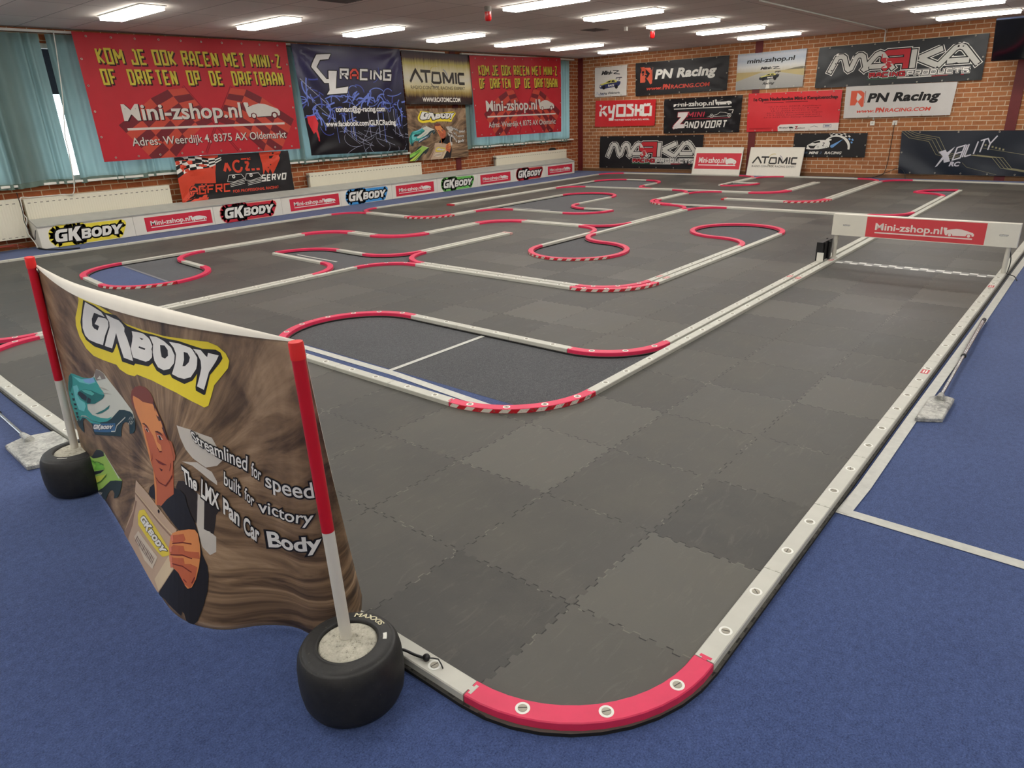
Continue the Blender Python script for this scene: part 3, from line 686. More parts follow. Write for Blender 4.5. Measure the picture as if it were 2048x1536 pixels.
# television tilted down from the corner of ceiling and back wall
r = empty('television', (15.6, 1.62, ZC)); tag(r, 'black flat television tilted down below the ceiling at the right', 'television')
tv = Matrix.Translation((-0.08, 0, -0.40)) @ Matrix.Rotation(-0.42, 4, 'Y')
def tvpart(name, boxes, mat):
    m = MB()
    for b in boxes: m.box(*b)
    m.v = [tuple(tv @ Vector(v)) for v in m.v]; return m.build(name, mat, r)
tvpart('casing', [(-0.02, -0.59, -0.345, 0.04, 0.59, 0.345), (0.04, -0.3, -0.2, 0.09, 0.3, 0.2)], M('tv_casing', (14, 14, 18), 0.3))
tvpart('screen', [(-0.023, -0.575, -0.325, -0.0201, 0.575, 0.33)], M('tv_screen', (6, 7, 14), 0.08, spec=0.6, var=0.0))
tvpart('top_trim', [(-0.022, -0.59, 0.345, 0.042, 0.59, 0.352)], M('tv_trim', (120, 135, 170), 0.3, 0.4))
m = MB(); m.tube([(0.0, 0, 0), (-0.03, 0, -0.40)], 0.02, 10); m.box(-0.08, -0.08, -0.01, 0.08, 0.08, 0.0); m.build('ceiling_mount', BLK, r)
# cables at the left end of the boards
WCAB = M('white_cable', (222, 220, 210), 0.5)
cable([(3.89, YL-0.2, 2.74), (3.865, YL-0.2, 2.45), (3.80, YL-0.2, 1.9), (3.72, YL-0.19, 1.45), (3.71, YL-0.19, 1.2), (3.66, YL-0.17, 0.70), (3.5, YL-0.14, 0.67), (3.1, YL-0.15, 0.672)], 0.007, 'cable', 'long white cable hanging beside the bright curtain gap', WCAB)
cable([(3.1, YL-0.15, 0.672), (3.0, YL-0.16, 0.68), (2.985, YL-0.17, 0.6), (2.97, YL-0.19, 0.47), (2.99, YL-0.2, 0.40), (2.95, YL-0.2, 0.25), (2.99, YL-0.25, 0.1), (2.99, YL-0.35, 0.01)], 0.007, 'cable', 'white cable dropping between the two left radiators', WCAB)
cable([(2.96, YL-0.2, 0.75), (2.965, YL-0.2, 0.5), (2.95, YL-0.22, 0.36), (2.985, YL-0.3, 0.14), (3.0, YL-0.33, 0.20), (3.005, YL-0.38, 0.26)], 0.005, 'cable', 'thin black cable hanging at the cabled board end', BLK)
cable([(2.99, YL-0.34, 0.02), (3.05, YL-0.52, 0.008), (3.2, YL-0.75, 0.008), (3.35, YL-0.80, 0.008)], 0.012, 'cable', 'thick black cable on the carpet at the board end', BLK)
for k in range(5):
    cable([(2.93-0.1*k, YL-0.15, 0.02+0.02*k), (2.75-0.1*k, YL-0.2-0.03*k, 0.09), (2.5-0.12*k, YL-0.12, 0.05+0.01*k), (2.25-0.1*k, YL-0.16, 0.012)], 0.006, 'cable', ['thin red cable tangled under the leftmost radiator, longest','red cable loop under the leftmost radiator beside the longest','third red cable in the tangle under the leftmost radiator','fourth red cable in the tangle under the leftmost radiator','red cable farthest left in the tangle under the radiator'][k], M('red_cable', (150, 60, 48), 0.6))

# ------------------------------------------------------------------ banner stand: two poles cast in kart tyres
RUBBER = NT('tyre_rubber'); t = RUBBER; co = t.n('ShaderNodeTexCoord').outputs['Object']; nz = t.noise(co, 30, 5, 0.7); n2 = t.noise(co, 90, 3, 0.6)
c = t.ramp(nz, (0.3, rgb((20, 20, 20))), (0.7, rgb((38, 37, 35)))); c = t.mix(t.math('MULTIPLY', t.math('GREATER_THAN', n2, 0.70), 0.25), c, rgb((120, 114, 100))); t.l(c, t.b.inputs['Base Color']); t.b.inputs['Roughness'].default_value = 0.55; t.bump(n2, 0.25, 0.001); RUBBER = t.m
CONC = NT('concrete'); t = CONC; co = t.n('ShaderNodeTexCoord').outputs['Object']; nz = t.noise(co, 75, 4, 0.8); c = t.ramp(nz, (0.34, rgb((110, 106, 96))), (0.42, rgb((172, 168, 152))), (0.7, rgb((200, 196, 180)))); t.l(c, t.b.inputs['Base Color']); t.b.inputs['Roughness'].default_value = 0.95; t.bump(nz, 0.8, 0.004); CONC = t.m
RED_PAINT = M('pole_red', (196, 22, 40), 0.35, var=0.04, scale=5); POLE_WHITE = M('pole_white', (212, 208, 196), 0.4, var=0.03, scale=5); CAPR = M('pole_cap_red', (224, 42, 40), 0.45)
def stand(c, lean, label):
    r = empty('banner_post', (c[0], c[1], 0)); tag(r, label, 'banner post', 'banner posts in tyres')
    m = MB(); m.lathe([(0.09, 0.001), (0.113, 0.001), (0.126, 0.008), (0.136, 0.03), (0.1405, 0.065), (0.141, 0.10), (0.139, 0.135), (0.1345, 0.158), (0.127, 0.172), (0.1235, 0.1765), (0.122, 0.1755), (0.119, 0.1795), (0.108, 0.183), (0.094, 0.1835), (0.0885, 0.1855), (0.086, 0.1845), (0.0845, 0.1865), (0.081, 0.1845), (0.0785, 0.179), (0.0785, 0.165)], 56)
    tyre = m.build('tyre', RUBBER, r, recalc=True)
    m = MB(); m.lathe([(0.0785, 0.150), (0.0785, 0.176), (0.072, 0.1795), (0.03, 0.181), (0.0005, 0.181)], 40); m.build('concrete_fill', CONC, r, recalc=True)
    a = Vector((0.010, 0.020, 0.17)) if lean[1] < 0.1 else Vector(lean[2]); b = Vector((lean[0], lean[1], 1.0)) if len(lean) < 4 else Vector(lean[3])
    q = a.lerp(b, (0.510-a.z)/(b.z-a.z))
    m = MB(); m.tube([a, q], 0.0158, 24); m.build('pole', POLE_WHITE, r)
    m = MB(); m.tube([q, b], 0.0160, 24); m.build('red_sleeve', RED_PAINT, r)
    m = MB(); d = (b-a).normalized(); m.tube([b-d*0.030, b+d*0.008, b+d*0.012], [0.0176, 0.0176, 0.0165], 24); m.build('cap', CAPR, r)
    return r, tyre
STAND_R, TYRE_R = stand((0.810, 1.325), (0.012, 0.046), 'larger-looking near red and white post in a tyre with cream lettering')
STAND_L, TYRE_L = stand((0.802, 3.262), (0.018, -0.086, (0.006, -0.004, 0.17), (0.018, -0.086, 1.02)), 'farther red and white post in a tyre at the banner\'s left end')
cable([(0.950, 1.33, 0.032), (0.967, 1.306, 0.052), (0.981, 1.265, 0.046), (0.990, 1.241, 0.043)], 0.0045, 'bungee_cord', 'black elastic cord over the near rail beside the lettered tyre', BLK, 'cord')
k = bpy.data.objects['bungee_cord']; m = MB(); m.lathe([(0.001, -0.011), (0.009, -0.007), (0.0115, 0), (0.009, 0.007), (0.001, 0.011)], 12); b = m.build('knot', BLK, k); b.location = (0.994, 1.231, 0.046)
m = MB(); m.tube([(0.996, 1.226, 0.046), (1.004, 1.212, 0.047), (1.008, 1.196, 0.050), (1.002, 1.178, 0.046), (0.998, 1.168, 0.040)], 0.002, 6); m.build('cord_end', BLK, k)

# ------------------------------------------------------------------ printed artwork: flat shapes cut to fit a sheet
def bez(p, r, n=10): return [(p[0]+r*math.cos(2*math.pi*k/n), p[1]+r*math.sin(2*math.pi*k/n)) for k in range(n)]
_txt = {}
def text_geo(s, bold=0.0, shear=0.0, spacing=1.0):
    """triangulated glyphs of the built-in font, scaled so that a capital is 1 high"""
    k = (s, bold, shear, spacing)
    if k in _txt: return _txt[k]
    def mk(body):
        cu = bpy.data.curves.new('txt', 'FONT'); cu.body = body; cu.size = 1; cu.offset = bold; cu.shear = shear; cu.space_character = spacing
        cu.resolution_u = 4; o = bpy.data.objects.new('txt', cu); COL.objects.link(o)
        dg = bpy.context.evaluated_depsgraph_get(); dg.update(); e = o.evaluated_get(dg); me = e.to_mesh()
        v = [(q.co.x, q.co.y) for q in me.vertices]; f = [tuple(p.vertices) for p in me.polygons]
        e.to_mesh_clear(); bpy.data.objects.remove(o); bpy.data.curves.remove(cu); return v, f
    hv, _ = mk('H'); cap = max(q[1] for q in hv)+bold if hv else 0.7
    cap = 0.727
    v, f = mk(s); x0 = min(q[0] for q in v); x1 = max(q[0] for q in v)
    _txt[k] = ([((x-x0)/cap, y/cap) for x, y in v], f, (x1-x0)/cap); return _txt[k]
SF = {'A':[[(0,0),(0,.7),(.3,1),(.7,1),(1,.7),(1,0)],[(0,.42),(1,.42)]],'a':[[(0,0),(.5,1),(1,0)],[(.22,.32),(.78,.32)]],'^':[[(0,0),(.5,1),(1,0)]],
 'B':[[(0,0),(0,1),(.85,1),(.85,.52),(0,.52)],[(.85,.52),(1,.48),(1,0),(0,0)]],'C':[[(1,1),(0,1),(0,0),(1,0)]],'D':[[(0,0),(0,1),(.8,1),(1,.8),(1,.2),(.8,0),(0,0)]],
 'E':[[(1,1),(0,1),(0,0),(1,0)],[(0,.5),(.85,.5)]],'F':[[(1,1),(0,1),(0,0)],[(0,.5),(.85,.5)]],'G':[[(1,1),(0,1),(0,0),(1,0),(1,.5),(.5,.5)]],'H':[[(0,0),(0,1)],[(1,0),(1,1)],[(0,.5),(1,.5)]],
 'I':[[(.5,0),(.5,1)]],'J':[[(1,1),(1,0),(0,0),(0,.3)],[(.5,1),(1,1)]],'K':[[(0,0),(0,1)],[(1,1),(.1,.5),(1,0)]],'L':[[(0,1),(0,0),(1,0)]],'M':[[(0,0),(0,1),(.5,.35),(1,1),(1,0)]],
 'N':[[(0,0),(0,1),(1,0),(1,1)]],'O':[[(0,0),(0,1),(1,1),(1,0),(0,0)]],'P':[[(0,0),(0,1),(1,1),(1,.45),(0,.45)]],'R':[[(0,0),(0,1),(1,1),(1,.5),(0,.5)],[(.45,.5),(1,0)]],'S':[[(1,1),(0,1),(0,.52),(1,.48),(1,0),(0,0)]],
 'T':[[(0,1),(1,1)],[(.5,1),(.5,0)]],'U':[[(0,1),(0,0),(1,0),(1,1)]],'V':[[(0,1),(.5,0),(1,1)]],'W':[[(0,1),(.22,0),(.5,.7),(.78,0),(1,1)]],'X':[[(0,0),(1,1)],[(0,1),(1,0)]],'Y':[[(0,1),(.5,.5),(1,1)],[(.5,.5),(.5,0)]],
 'Z':[[(0,1),(1,1),(0,0),(1,0)]],'-':[[(.1,.5),(.9,.5)]],'.':[[(.3,0),(.6,0)]],'8':[[(0,0),(0,1),(1,1),(1,0),(0,0)],[(0,.5),(1,.5)]],'y':[[(0,1),(0,.35),(1,.35)],[(1,1),(1,-.35),(.3,-.35)]],'r':[[(1,0),(1,1),(0,1),(0,.5),(1,.5)],[(.55,.5),(0,0)]],'m':[[(0,0),(.24,1),(.5,.1),(.76,1),(1,0)]]}
WID = {'I':0.32,'.':0.35,'-':0.7,'M':1.3,'m':1.45,'W':1.45,' ':0.55,'a':1.25,'^':1.1}
def stroke_quads(pts, w, closed=False):
    P_ = [Vector(p) for p in pts]
    if closed is False and (P_[0]-P_[-1]).length < 1e-6 and len(P_) > 3: closed = True; P_ = P_[:-1]
    if not closed:
        for i in range(1, len(P_)-1):
            if (P_[i]-P_[i-1]).normalized().dot((P_[i+1]-P_[i]).normalized()) < -0.3:
                return stroke_quads(P_[:i+1], w)+stroke_quads(P_[i:], w)
    n = len(P_); L = []
    for i in range(n):
        a = P_[i-1] if (i or closed) else None; b = P_[(i+1) % n] if (i < n-1 or closed) else None
        d1 = (P_[i]-a).normalized() if a is not None else None; d2 = (b-P_[i]).normalized() if b is not None else None
        d1 = d1 or d2; d2 = d2 or d1
        n1 = Vector((-d1.y, d1.x)); n2 = Vector((-d2.y, d2.x)); q = 1+n1.dot(n2); o = (n1+n2)/max(q, 0.35)
        if o.length > 2.2: o = o.normalized()*2.2
        L.append(o*(w/2))
    out = []
    for i in range(n if closed else n-1):
        j = (i+1) % n; out.append([tuple(P_[i]-L[i]), tuple(P_[j]-L[j]), tuple(P_[j]+L[j]), tuple(P_[i]+L[i])])
    return out
def dilate(poly, r, n=8):
    """outline shapes: an edge strip and a round corner for every side of the polygon"""
    out = [poly]
    for a, b in zip(poly, poly[1:]+poly[:1]):
        d = Vector(b)-Vector(a)
        if d.length < 1e-9: continue
        k = Vector((-d.y, d.x)).normalized()*r; a_, b_ = Vector(a), Vector(b)
        out.append([tuple(a_-k), tuple(b_-k), tuple(b_+k), tuple(a_+k)]); out.append(bez(a, r, n))
    return out
class Art:
    def __init__(s, w, h): s.w, s.h = w, h; s.items = []; s.mats = []
    def mi(s, m):
        if m not in s.mats: s.mats.append(m)
        return s.mats.index(m)
    def tri(s, v, f, mat, layer): s.items.append((v, f, s.mi(mat), layer))
    def poly(s, pts, mat, layer, holes=()):
        loops = [[Vector((x, y, 0)) for x, y in q] for q in [pts]+list(holes)]
        flat = [p for q in [pts]+list(holes) for p in q]
        s.tri(flat, [tuple(t) for t in tessellate_polygon(loops)], mat, layer)
    def polys(s, lst, mat, layer):
        for q in lst: s.poly(q, mat, layer)
    def rect(s, x0, y0, x1, y1, mat, layer): s.tri([(x0,y0),(x1,y0),(x1,y1),(x0,y1)], [(0,1,2,3)], mat, layer)
    def stroke(s, pts, w, mat, layer):
        for q in stroke_quads(pts, w): s.tri(q, [(0,1,2,3)], mat, layer)
    def text(s, txt, x, y, cap, mat, layer, width=None, bold=0.0, shear=0.0, spacing=1.0, align='L', dx=0, dy=0):
        v, f, w = text_geo(txt, bold, shear, spacing); sx = (width/w) if width else cap
        ox = x-(w*sx/2 if align == 'C' else (w*sx if align == 'R' else 0))
        s.tri([(ox+dx+a*sx, y+dy+b*cap) for a, b in v], f, mat, layer)
    def block(s, txt, x, y, h, sw, mat, layer, width=None, slant=0.0, gap=0.16, lw=0.62, grow=0.0, dx=0, dy=0, each=None):
        """letters drawn with thick strokes; sw stroke width, grow widens it for outlines"""
        tot = sum((WID.get(c, 1.0)*lw+gap) for c in txt)-gap; k = (width/(tot*h)) if width else 1.0; cx = x
        for c in txt:
            W_ = WID.get(c, 1.0)*lw*h*k; 
            if c != ' ':
                for ln in SF[c]:
                    pts = [(sw/2+px*max(W_-sw, 0.001), sw/2+py*(h-sw)) for px, py in ln]
                    pts = [(cx+px+slant*py+dx, y+py+dy) for px, py in pts]
                    mt = each(c) if each else mat
                    if grow:
                        a, b = Vector(pts[0]), Vector(pts[1]); pts[0] = tuple(a-(b-a).normalized()*grow/2); a, b = Vector(pts[-1]), Vector(pts[-2])
                        if (Vector(pts[0])-a).length > 1e-4: pts[-1] = tuple(a-(b-a).normalized()*grow/2)
                    s.stroke(pts, sw+grow, mt, layer)
            cx += W_+gap*h*k
    def build(s, name, base, f, nx, ny, parent=None, eps=0.0006, back=None, thick=0.0):
        """base sheet + artwork cut along the same grid, then bent by f(x, y, lift)"""
        m = MB(); m_uv = {}; slots = [base]+s.mats
        for j in range(ny+1):
            for i in range(nx+1):
                b = m.add([f(s.w*i/nx, s.h*j/ny, 0.0)], []); m.uv[b] = (i/nx, j/ny)
        for j in range(ny):
            for i in range(nx):
                a = j*(nx+1)+i; m.smooth.add(len(m.f)) if nx > 1 else None; m.f.append([a, a+1, a+nx+2, a+nx+1]); m.m.append(0)
        bm = bmesh.new(); lay = bm.faces.layers.int.new('lay')
        for v, fs, mi, ly in s.items:
            vs = [bm.verts.new((x, y, ly)) for x, y in v]
            for q in fs:
                try:
                    fc = bm.faces.new([vs[i] for i in q]); fc.material_index = mi; fc[lay] = ly
                except ValueError: pass
        def cut(co, no, clear=False):
            geom = bm.verts[:]+bm.edges[:]+bm.faces[:]
            bmesh.ops.bisect_plane(bm, geom=geom, dist=1e-6, plane_co=co, plane_no=no, clear_outer=clear)
        if s.items:
            e = 1e-4
            for co, no in (((e,0,0),(-1,0,0)), ((s.w-e,0,0),(1,0,0)), ((0,e,0),(0,-1,0)), ((0,s.h-e,0),(0,1,0))): cut(co, no, True)
            for i in range(1, nx): cut((s.w*i/nx, 0, 0), (1, 0, 0))
            for j in range(1, ny): cut((0, s.h*j/ny, 0), (0, 1, 0))
        bm.verts.ensure_lookup_table(); bm.faces.ensure_lookup_table()
        off = len(m.v)
        for v in bm.verts: m.v.append(tuple(f(v.co.x, v.co.y, eps*v.co.z))); m.uv[len(m.v)-1] = (v.co.x/s.w, v.co.y/s.h)
        bm.verts.index_update()
        for fc in bm.faces:
            vi = [v.index for v in fc.verts]; ar = sum(fc.verts[k-1].co.x*fc.verts[k].co.y-fc.verts[k].co.x*fc.verts[k-1].co.y for k in range(len(vi)))
            if abs(ar) < 1e-10: continue
            if ar < 0: vi = vi[::-1]
            m.f.append([off+i for i in vi]); m.m.append(1+fc.material_index)
        bm.free()
        if back is not None:
            slots.append(back); bi = len(slots)-1; o2 = len(m.v)
            for j in range(ny+1):
                for i in range(nx+1): m.v.append(tuple(f(s.w*i/nx, s.h*j/ny, -thick)))
            for j in range(ny):
                for i in range(nx):
                    a = o2+j*(nx+1)+i
                    if nx > 1: m.smooth.add(len(m.f))
                    m.f.append([a, a+nx+1, a+nx+2, a+1]); m.m.append(bi)
            rim = [i for i in range(nx+1)]+[j*(nx+1)+nx for j in range(1, ny+1)]+[ny*(nx+1)+i for i in range(nx-1, -1, -1)]+[j*(nx+1) for j in range(ny-1, 0, -1)]
            for a, b in zip(rim, rim[1:]+rim[:1]): m.f.append([b, a, o2+a, o2+b]); m.m.append(bi)
        return m.build(name, slots, parent)

INK_W = (228, 226, 218); INK_K = (20, 19, 20)
# GKBODY lettering as flat polygons, one unit high, slanted
def _gk(slant=0.2):
    def ell(cx, cy, rx, ry, n=20): return [(cx+rx*math.copysign(abs(math.cos(a))**0.8, math.cos(a)), cy+ry*math.copysign(abs(math.sin(a))**0.8, math.sin(a))) for a in [2*math.pi*k/n for k in range(n)]]
    L = [([(0.25,0),(0.08,.08),(0,.3),(0,.68),(.1,.92),(.28,1),(.97,1),(.92,.74),(.38,.74),(.28,.64),(.28,.36),(.38,.26),(.6,.26),(.6,.4),(.47,.4),(.52,.6),(.93,.6),(.93,0)], []),
      ([(1.0,0),(1.0,1),(1.32,1),(1.32,.66),(1.58,1.08),(2.0,1.08),(1.64,.56),(2.04,-.12),(1.64,-.12),(1.38,.36),(1.32,.3),(1.32,0)], []),
      ([(2.06,.02),(2.04,.82),(2.62,.82),(2.76,.74),(2.78,.56),(2.70,.45),(2.8,.36),(2.8,.14),(2.68,.02)], [[(2.28,.54),(2.28,.63),(2.54,.63),(2.54,.54)], [(2.28,.21),(2.28,.31),(2.54,.31),(2.54,.21)]]),
      (ell(3.25,.42,.42,.41), [ell(3.25,.42,.16,.19,12)]),
      ([(3.72,.02),(3.72,.82),(4.2,.82),(4.42,.7),(4.5,.45),(4.42,.15),(4.2,.02)], [[(3.98,.26),(3.98,.6),(4.12,.6),(4.22,.44),(4.12,.26)]]),
      ([(4.72,.02),(4.72,.34),(4.44,.82),(4.78,.82),(4.9,.56),(5.08,.82),(5.42,.82),(5.04,.34),(5.04,.02)], [])]
    sk = lambda q: [(x+slant*y, y) for x, y in q]
    return [(sk(o), [sk(h) for h in hs]) for o, hs in L]
GKL = _gk()
def gk_logo(A, x, y, w, layer, halo=None, halo_w=0.30, line=0.10, white=None, black=True, k=INK_K, pale=None):
    """x, y lower-left corner of the lettering, w its width"""
    s = w/5.6; tr = lambda q: [(x+a*s, y+b*s) for a, b in q]
    white = white or P(*INK_W); hull = [[(-.05,.3),(.2,-.05),(1.6,-.1),(2.1,-.1),(2.1,.0),(5.1,.0),(5.55,.85),(2.3,.88),(2.2,1.08),(1.6,1.08),(1.2,1.0),(.3,1.0),(.02,.8)]]
    if halo:
        if pale:
            for q in hull: A.polys(dilate(tr(q), (halo_w+0.07)*s), pale, layer)
        for q in hull: A.polys(dilate(tr(q), halo_w*s), halo, layer+1)
    if black:
        for o, hs in GKL: A.polys(dilate(tr(o), line*s), P(*k), layer+2)
        A.poly(tr([(1.3,.0),(2.1,.0),(3.2,.1),(4.8,.1),(5.2,.8),(2.2,.8),(1.5,.9)]), P(*k), layer+2)
    for i, (o, hs) in enumerate(GKL): A.poly(tr(o), white, layer+3, [tr(h) for h in hs])
    a = tr([(1.0,0.0),(1.2,1.0)]); A.stroke(a, 0.05*s, P(*k), layer+4)
CARP = [(0,.92),(.02,1),(.12,.97),(.13,.78),(.10,.66),(.25,.80),(.42,.90),(.60,.86),(.80,.66),(.95,.50),(1,.30),(.985,.06),(.93,.04),(.92,.22),(.85,.32),(.77,.26),(.735,.03),(.32,.0),(.305,.2),(.24,.28),(.165,.22),(.145,.0),(.09,.02),(.05,.3),(.03,.6)]
def car_logo(A, x, y, w, h, mat, layer):
    A.poly([(x+a*w, y+b*h) for a, b in CARP], mat, layer)
    for cx in (.23, .835): A.poly([(x+cx*w+a, y+.08*h+b) for a, b in bez((0,0), h*0.19, 16)], mat, layer)
def mini_ad(A, x, y, w, h, layer, red=(206,44,66), ink=INK_W, bg=True, text='Mini-zshop.nl'):
    if bg: A.rect(x, y, x+w, y+h, P(*red), layer)
    i = P(*ink)
    A.text(text, x+.075*w, y+.40*h, .34*h, i, layer+1, width=.585*w, bold=0.022)
    car_logo(A, x+.665*w, y+.36*h, .255*w, .36*h, i, layer+1)
    A.rect(x+.075*w, y+.23*h, x+.91*w, y+.29*h, i, layer+1)

# ------------------------------------------------------------------ advertising boards along the windows
BOARD_W = M('board_white', (226, 222, 210), 0.45, var=0.03, scale=4); BOARD_TOP = M('board_grey', (172, 172, 164), 0.6, var=0.06, scale=6)
BOARD = [('gk', (232, 214, 70), 'yellow'), ('mini', None, 'red'), ('gk', (196, 44, 60), 'red'), ('mini', None, 'red'), ('gk', (70, 150, 214), 'blue'), ('mini', None, 'red'), ('gk', (110, 186, 92), 'green'), ('mini', None, 'red'), ('gk', (176, 40, 50), 'red'), ('mini', None, 'red')]
BL = ['white board with a yellow-edged logo at the cabled near end', 'white board with a red panel right of the yellow-edged logo', 'white board with a red-edged logo below the orange and black banner', 'white board with a red panel between the near red and blue logos',
      'white board with the blue-edged logo', 'white board with a red panel between the blue and green logos', 'white board with the green-edged logo', 'white board with a red panel right of the green-edged logo', 'white board with a red-edged logo before the far radiator', 'last white board with a red panel, nearest the room corner']
BX0, BWD, BY, BH = 3.02, 1.240, 11.0, 0.30
for i, (kd, colr, nm) in enumerate(BOARD):
    x0 = BX0+BWD*i; r = empty('advertising_board', (x0, BY, 0)); tag(r, BL[i], 'advertising board', 'advertising boards')
    A = Art(BWD-0.004, BH-0.012)
    if kd == 'gk': gk_logo(A, 0.17, 0.065, 0.92, 1, P(*colr), 0.34, 0.12, pale=P(236, 190, 170) if nm == 'red' else None)
    else: mini_ad(A, 0.10 if i > 3 else 0.16, 0.035, 1.04, 0.205, 1)
    A.build('front_panel', BOARD_W, lambda x, y, l: (0.002+x, -l, 0.006+y), 1, 1, r, 0.0007, BOARD_W, 0.015)
    m = MB(); m.add([(0, -0.012, BH-0.006), (BWD-0.002, -0.012, BH-0.006), (BWD-0.002, -0.012, BH+0.008), (0, -0.012, BH+0.008), (0, 0.245, 0.372), (BWD-0.002, 0.245, 0.372), (BWD-0.002, 0.245, 0.386), (0, 0.245, 0.386)],
        [(0,1,2,3), (3,2,6,7), (7,6,5,4), (4,5,1,0), (0,3,7,4), (1,5,6,2)]); m.build('top_panel', BOARD_TOP, r)
    m = MB(); m.box(0, 0.232, 0.005, BWD-0.002, 0.245, 0.37); m.build('back_panel', BOARD_W, r)
    if i in (0, len(BOARD)-1):
        xx = 0.0 if i == 0 else BWD-0.02; m = MB(); m.add([(xx,0.015,0.005),(xx+0.015,0.015,0.005),(xx+0.015,0.232,0.005),(xx,0.232,0.005),(xx,0.015,BH-0.008),(xx+0.015,0.015,BH-0.008),(xx+0.015,0.232,0.368),(xx,0.232,0.368)], [(0,3,2,1),(4,5,6,7),(0,1,5,4),(1,2,6,5),(2,3,7,6),(3,0,4,7)]); m.build('end_panel', BOARD_W, r)

# gantry sign
A = Art(1.512, 0.20)
A.rect(0.307, 0.006, 1.272, 0.194, P(214, 74, 80), 1); mini_ad(A, 0.315, 0.0, 0.95, 0.19, 1, bg=False, ink=(236, 222, 214))
for x in (0.10, 1.375): gk_logo(A, x, 0.095, 0.062, 1, P(70, 70, 70), 0.16, 0.1, k=(90, 90, 90))
A.build('sign_panel', SIGNW, lambda x, y, l: (-0.028-l-0.004*(y/0.2), 0.757-x, 0.228+y), 1, 1, GANTRY, 0.0005, SIGNW, 0.012)
m = MB(); m.box(-0.016, -0.755, 0.228, 0.05, 0.757, 0.234); m.box(-0.016, -0.755, 0.234, -0.006, 0.757, 0.426); m.box(0.04, -0.755, 0.234, 0.05, 0.757, 0.426); m.box(-0.016, -0.755, 0.422, 0.05, 0.757, 0.428); m.box(-0.006, -0.755, 0.234, 0.04, -0.745, 0.422); m.box(-0.006, 0.747, 0.234, 0.04, 0.757, 0.422); m.build('beam_box', SIGNW, GANTRY)

# tyre lettering
CREAMT = M('tyre_cream', (206, 200, 168), 0.6)
def ring_text(tyre, txt, r0, a0, cap, width, dz=0.0):
    A = Art(width+0.002, cap*1.3); A.text(txt, 0.001, cap*0.15, cap, CREAMT, 0, width=width, bold=0.03, shear=0.15)
    m = MB(); 
    def f(x, y, l):
        a = a0-x/r0; r = r0-cap*0.5+y; z = 0.1838+l+0.0006-max(0.0, (r-0.108))*0.36; return (r*math.cos(a), r*math.sin(a), z)
    for v, fs, mi, ly in A.items: m.add([f(x, y, 0) for x, y in v], fs)
    m.build('lettering', CREAMT, tyre)
ring_text(TYRE_R, 'MAXXIS', 0.1, math.radians(43), 0.016, 0.098)
m = MB()
for a0, a1, r0, r1 in ((-34, -48, 0.094, 0.104),):
    n = 6; vs = []
    for k in range(n+1):
        a = math.radians(a0+(a1-a0)*k/n); vs += [(r0*math.cos(a), r0*math.sin(a), 0.1845), (r1*math.cos(a), r1*math.sin(a), 0.1843)]
    m.add(vs, [(2*k, 2*k+1, 2*k+3, 2*k+2) for k in range(n)])
m.build('white_mark', M('tyre_white', (226, 226, 216), 0.5), TYRE_R)
m = MB(); vs = []
for k in range(7):
    a = math.radians(210+26*k/6); vs += [(0.092*math.cos(a), 0.092*math.sin(a), 0.1846), (0.0965*math.cos(a), 0.0965*math.sin(a), 0.1845)]
m.add(vs, [(2*k, 2*k+2, 2*k+3, 2*k+1) for k in range(6)]); m.build('white_mark', M('tyre_white'), TYRE_L)

# ------------------------------------------------------------------ the big sagging banner between the two posts
TOPC = [(.835,3.19,1.0),(.845,2.85,.965),(.85,2.4,.965),(.85,1.9,.98),(.852,1.388,1.0)]
BOTC = [(.832,3.29,.01),(.80,3.02,.008),(.735,2.62,.006),(.665,2.22,.006),(.650,2.02,.006),(.70,1.87,.006),(.80,1.775,.006),(.855,1.69,.006),(.875,1.60,.006),(.93,1.53,.02),(1.0,1.54,.04),(1.055,1.60,.045)]
def spline(P_, n=33):
    P_ = [Vector(p) for p in P_]; Q = [2*P_[0]-P_[1]]+P_+[2*P_[-1]-P_[-2]]; out = []
    for i in range(1, len(Q)-2):
        for k in range(n):
            t_ = k/n; a, b, c, d = Q[i-1:i+3]; out.append(0.5*((2*b)+(c-a)*t_+(2*a-5*b+4*c-d)*t_*t_+(3*b-a-3*c+d)*t_**3))
    out.append(P_[-1]); L = [0.0]
    for a, b in zip(out, out[1:]): L.append(L[-1]+(b-a).length)
    return out, [q/L[-1] for q in L]
import bisect as _bis
def along(c, u):
    P_, L = c; u = min(max(u, 0.0), 1.0); i = min(max(_bis.bisect_right(L, u)-1, 0), len(P_)-2); k = (u-L[i])/max(L[i+1]-L[i], 1e-9); return P_[i].lerp(P_[i+1], k)
_tc, _bc = spline(TOPC), spline(BOTC)
def Sp(u, v):
    v = max(v, 0.0); a, b = along(_tc, u), along(_bc, u); w = v**1.25; p = a.lerp(b, w); p.z = a.z*(1-v)+b.z*v; return p
def Sf(x, y, l):
    """x = 0..1 across, y = 0..1 up"""
    p = Sp(x, 1-y)
    if abs(l) > 1e-9:
        e = 0.004; n_ = (Sp(min(x+e, 1), 1-y)-Sp(max(x-e, 0), 1-y)).cross(Sp(x, max(1-y-e, 0))-Sp(x, min(1-y+e, 1))).normalized(); p = p+n_*l
    return tuple(p)
t = NT('blurred_room_print'); uv = t.n('ShaderNodeUVMap').outputs[0]; sp = t.n('ShaderNodeSeparateXYZ'); t.l(uv, sp.inputs[0])
du = t.math('SUBTRACT', sp.outputs[0], 0.56); dv = t.math('MULTIPLY', t.math('SUBTRACT', sp.outputs[1], 0.42), 0.55)
ang = t.math('ARCTAN2', dv, du); rad = t.math('SQRT', t.math('ADD', t.math('MULTIPLY', du, du), t.math('MULTIPLY', dv, dv)))
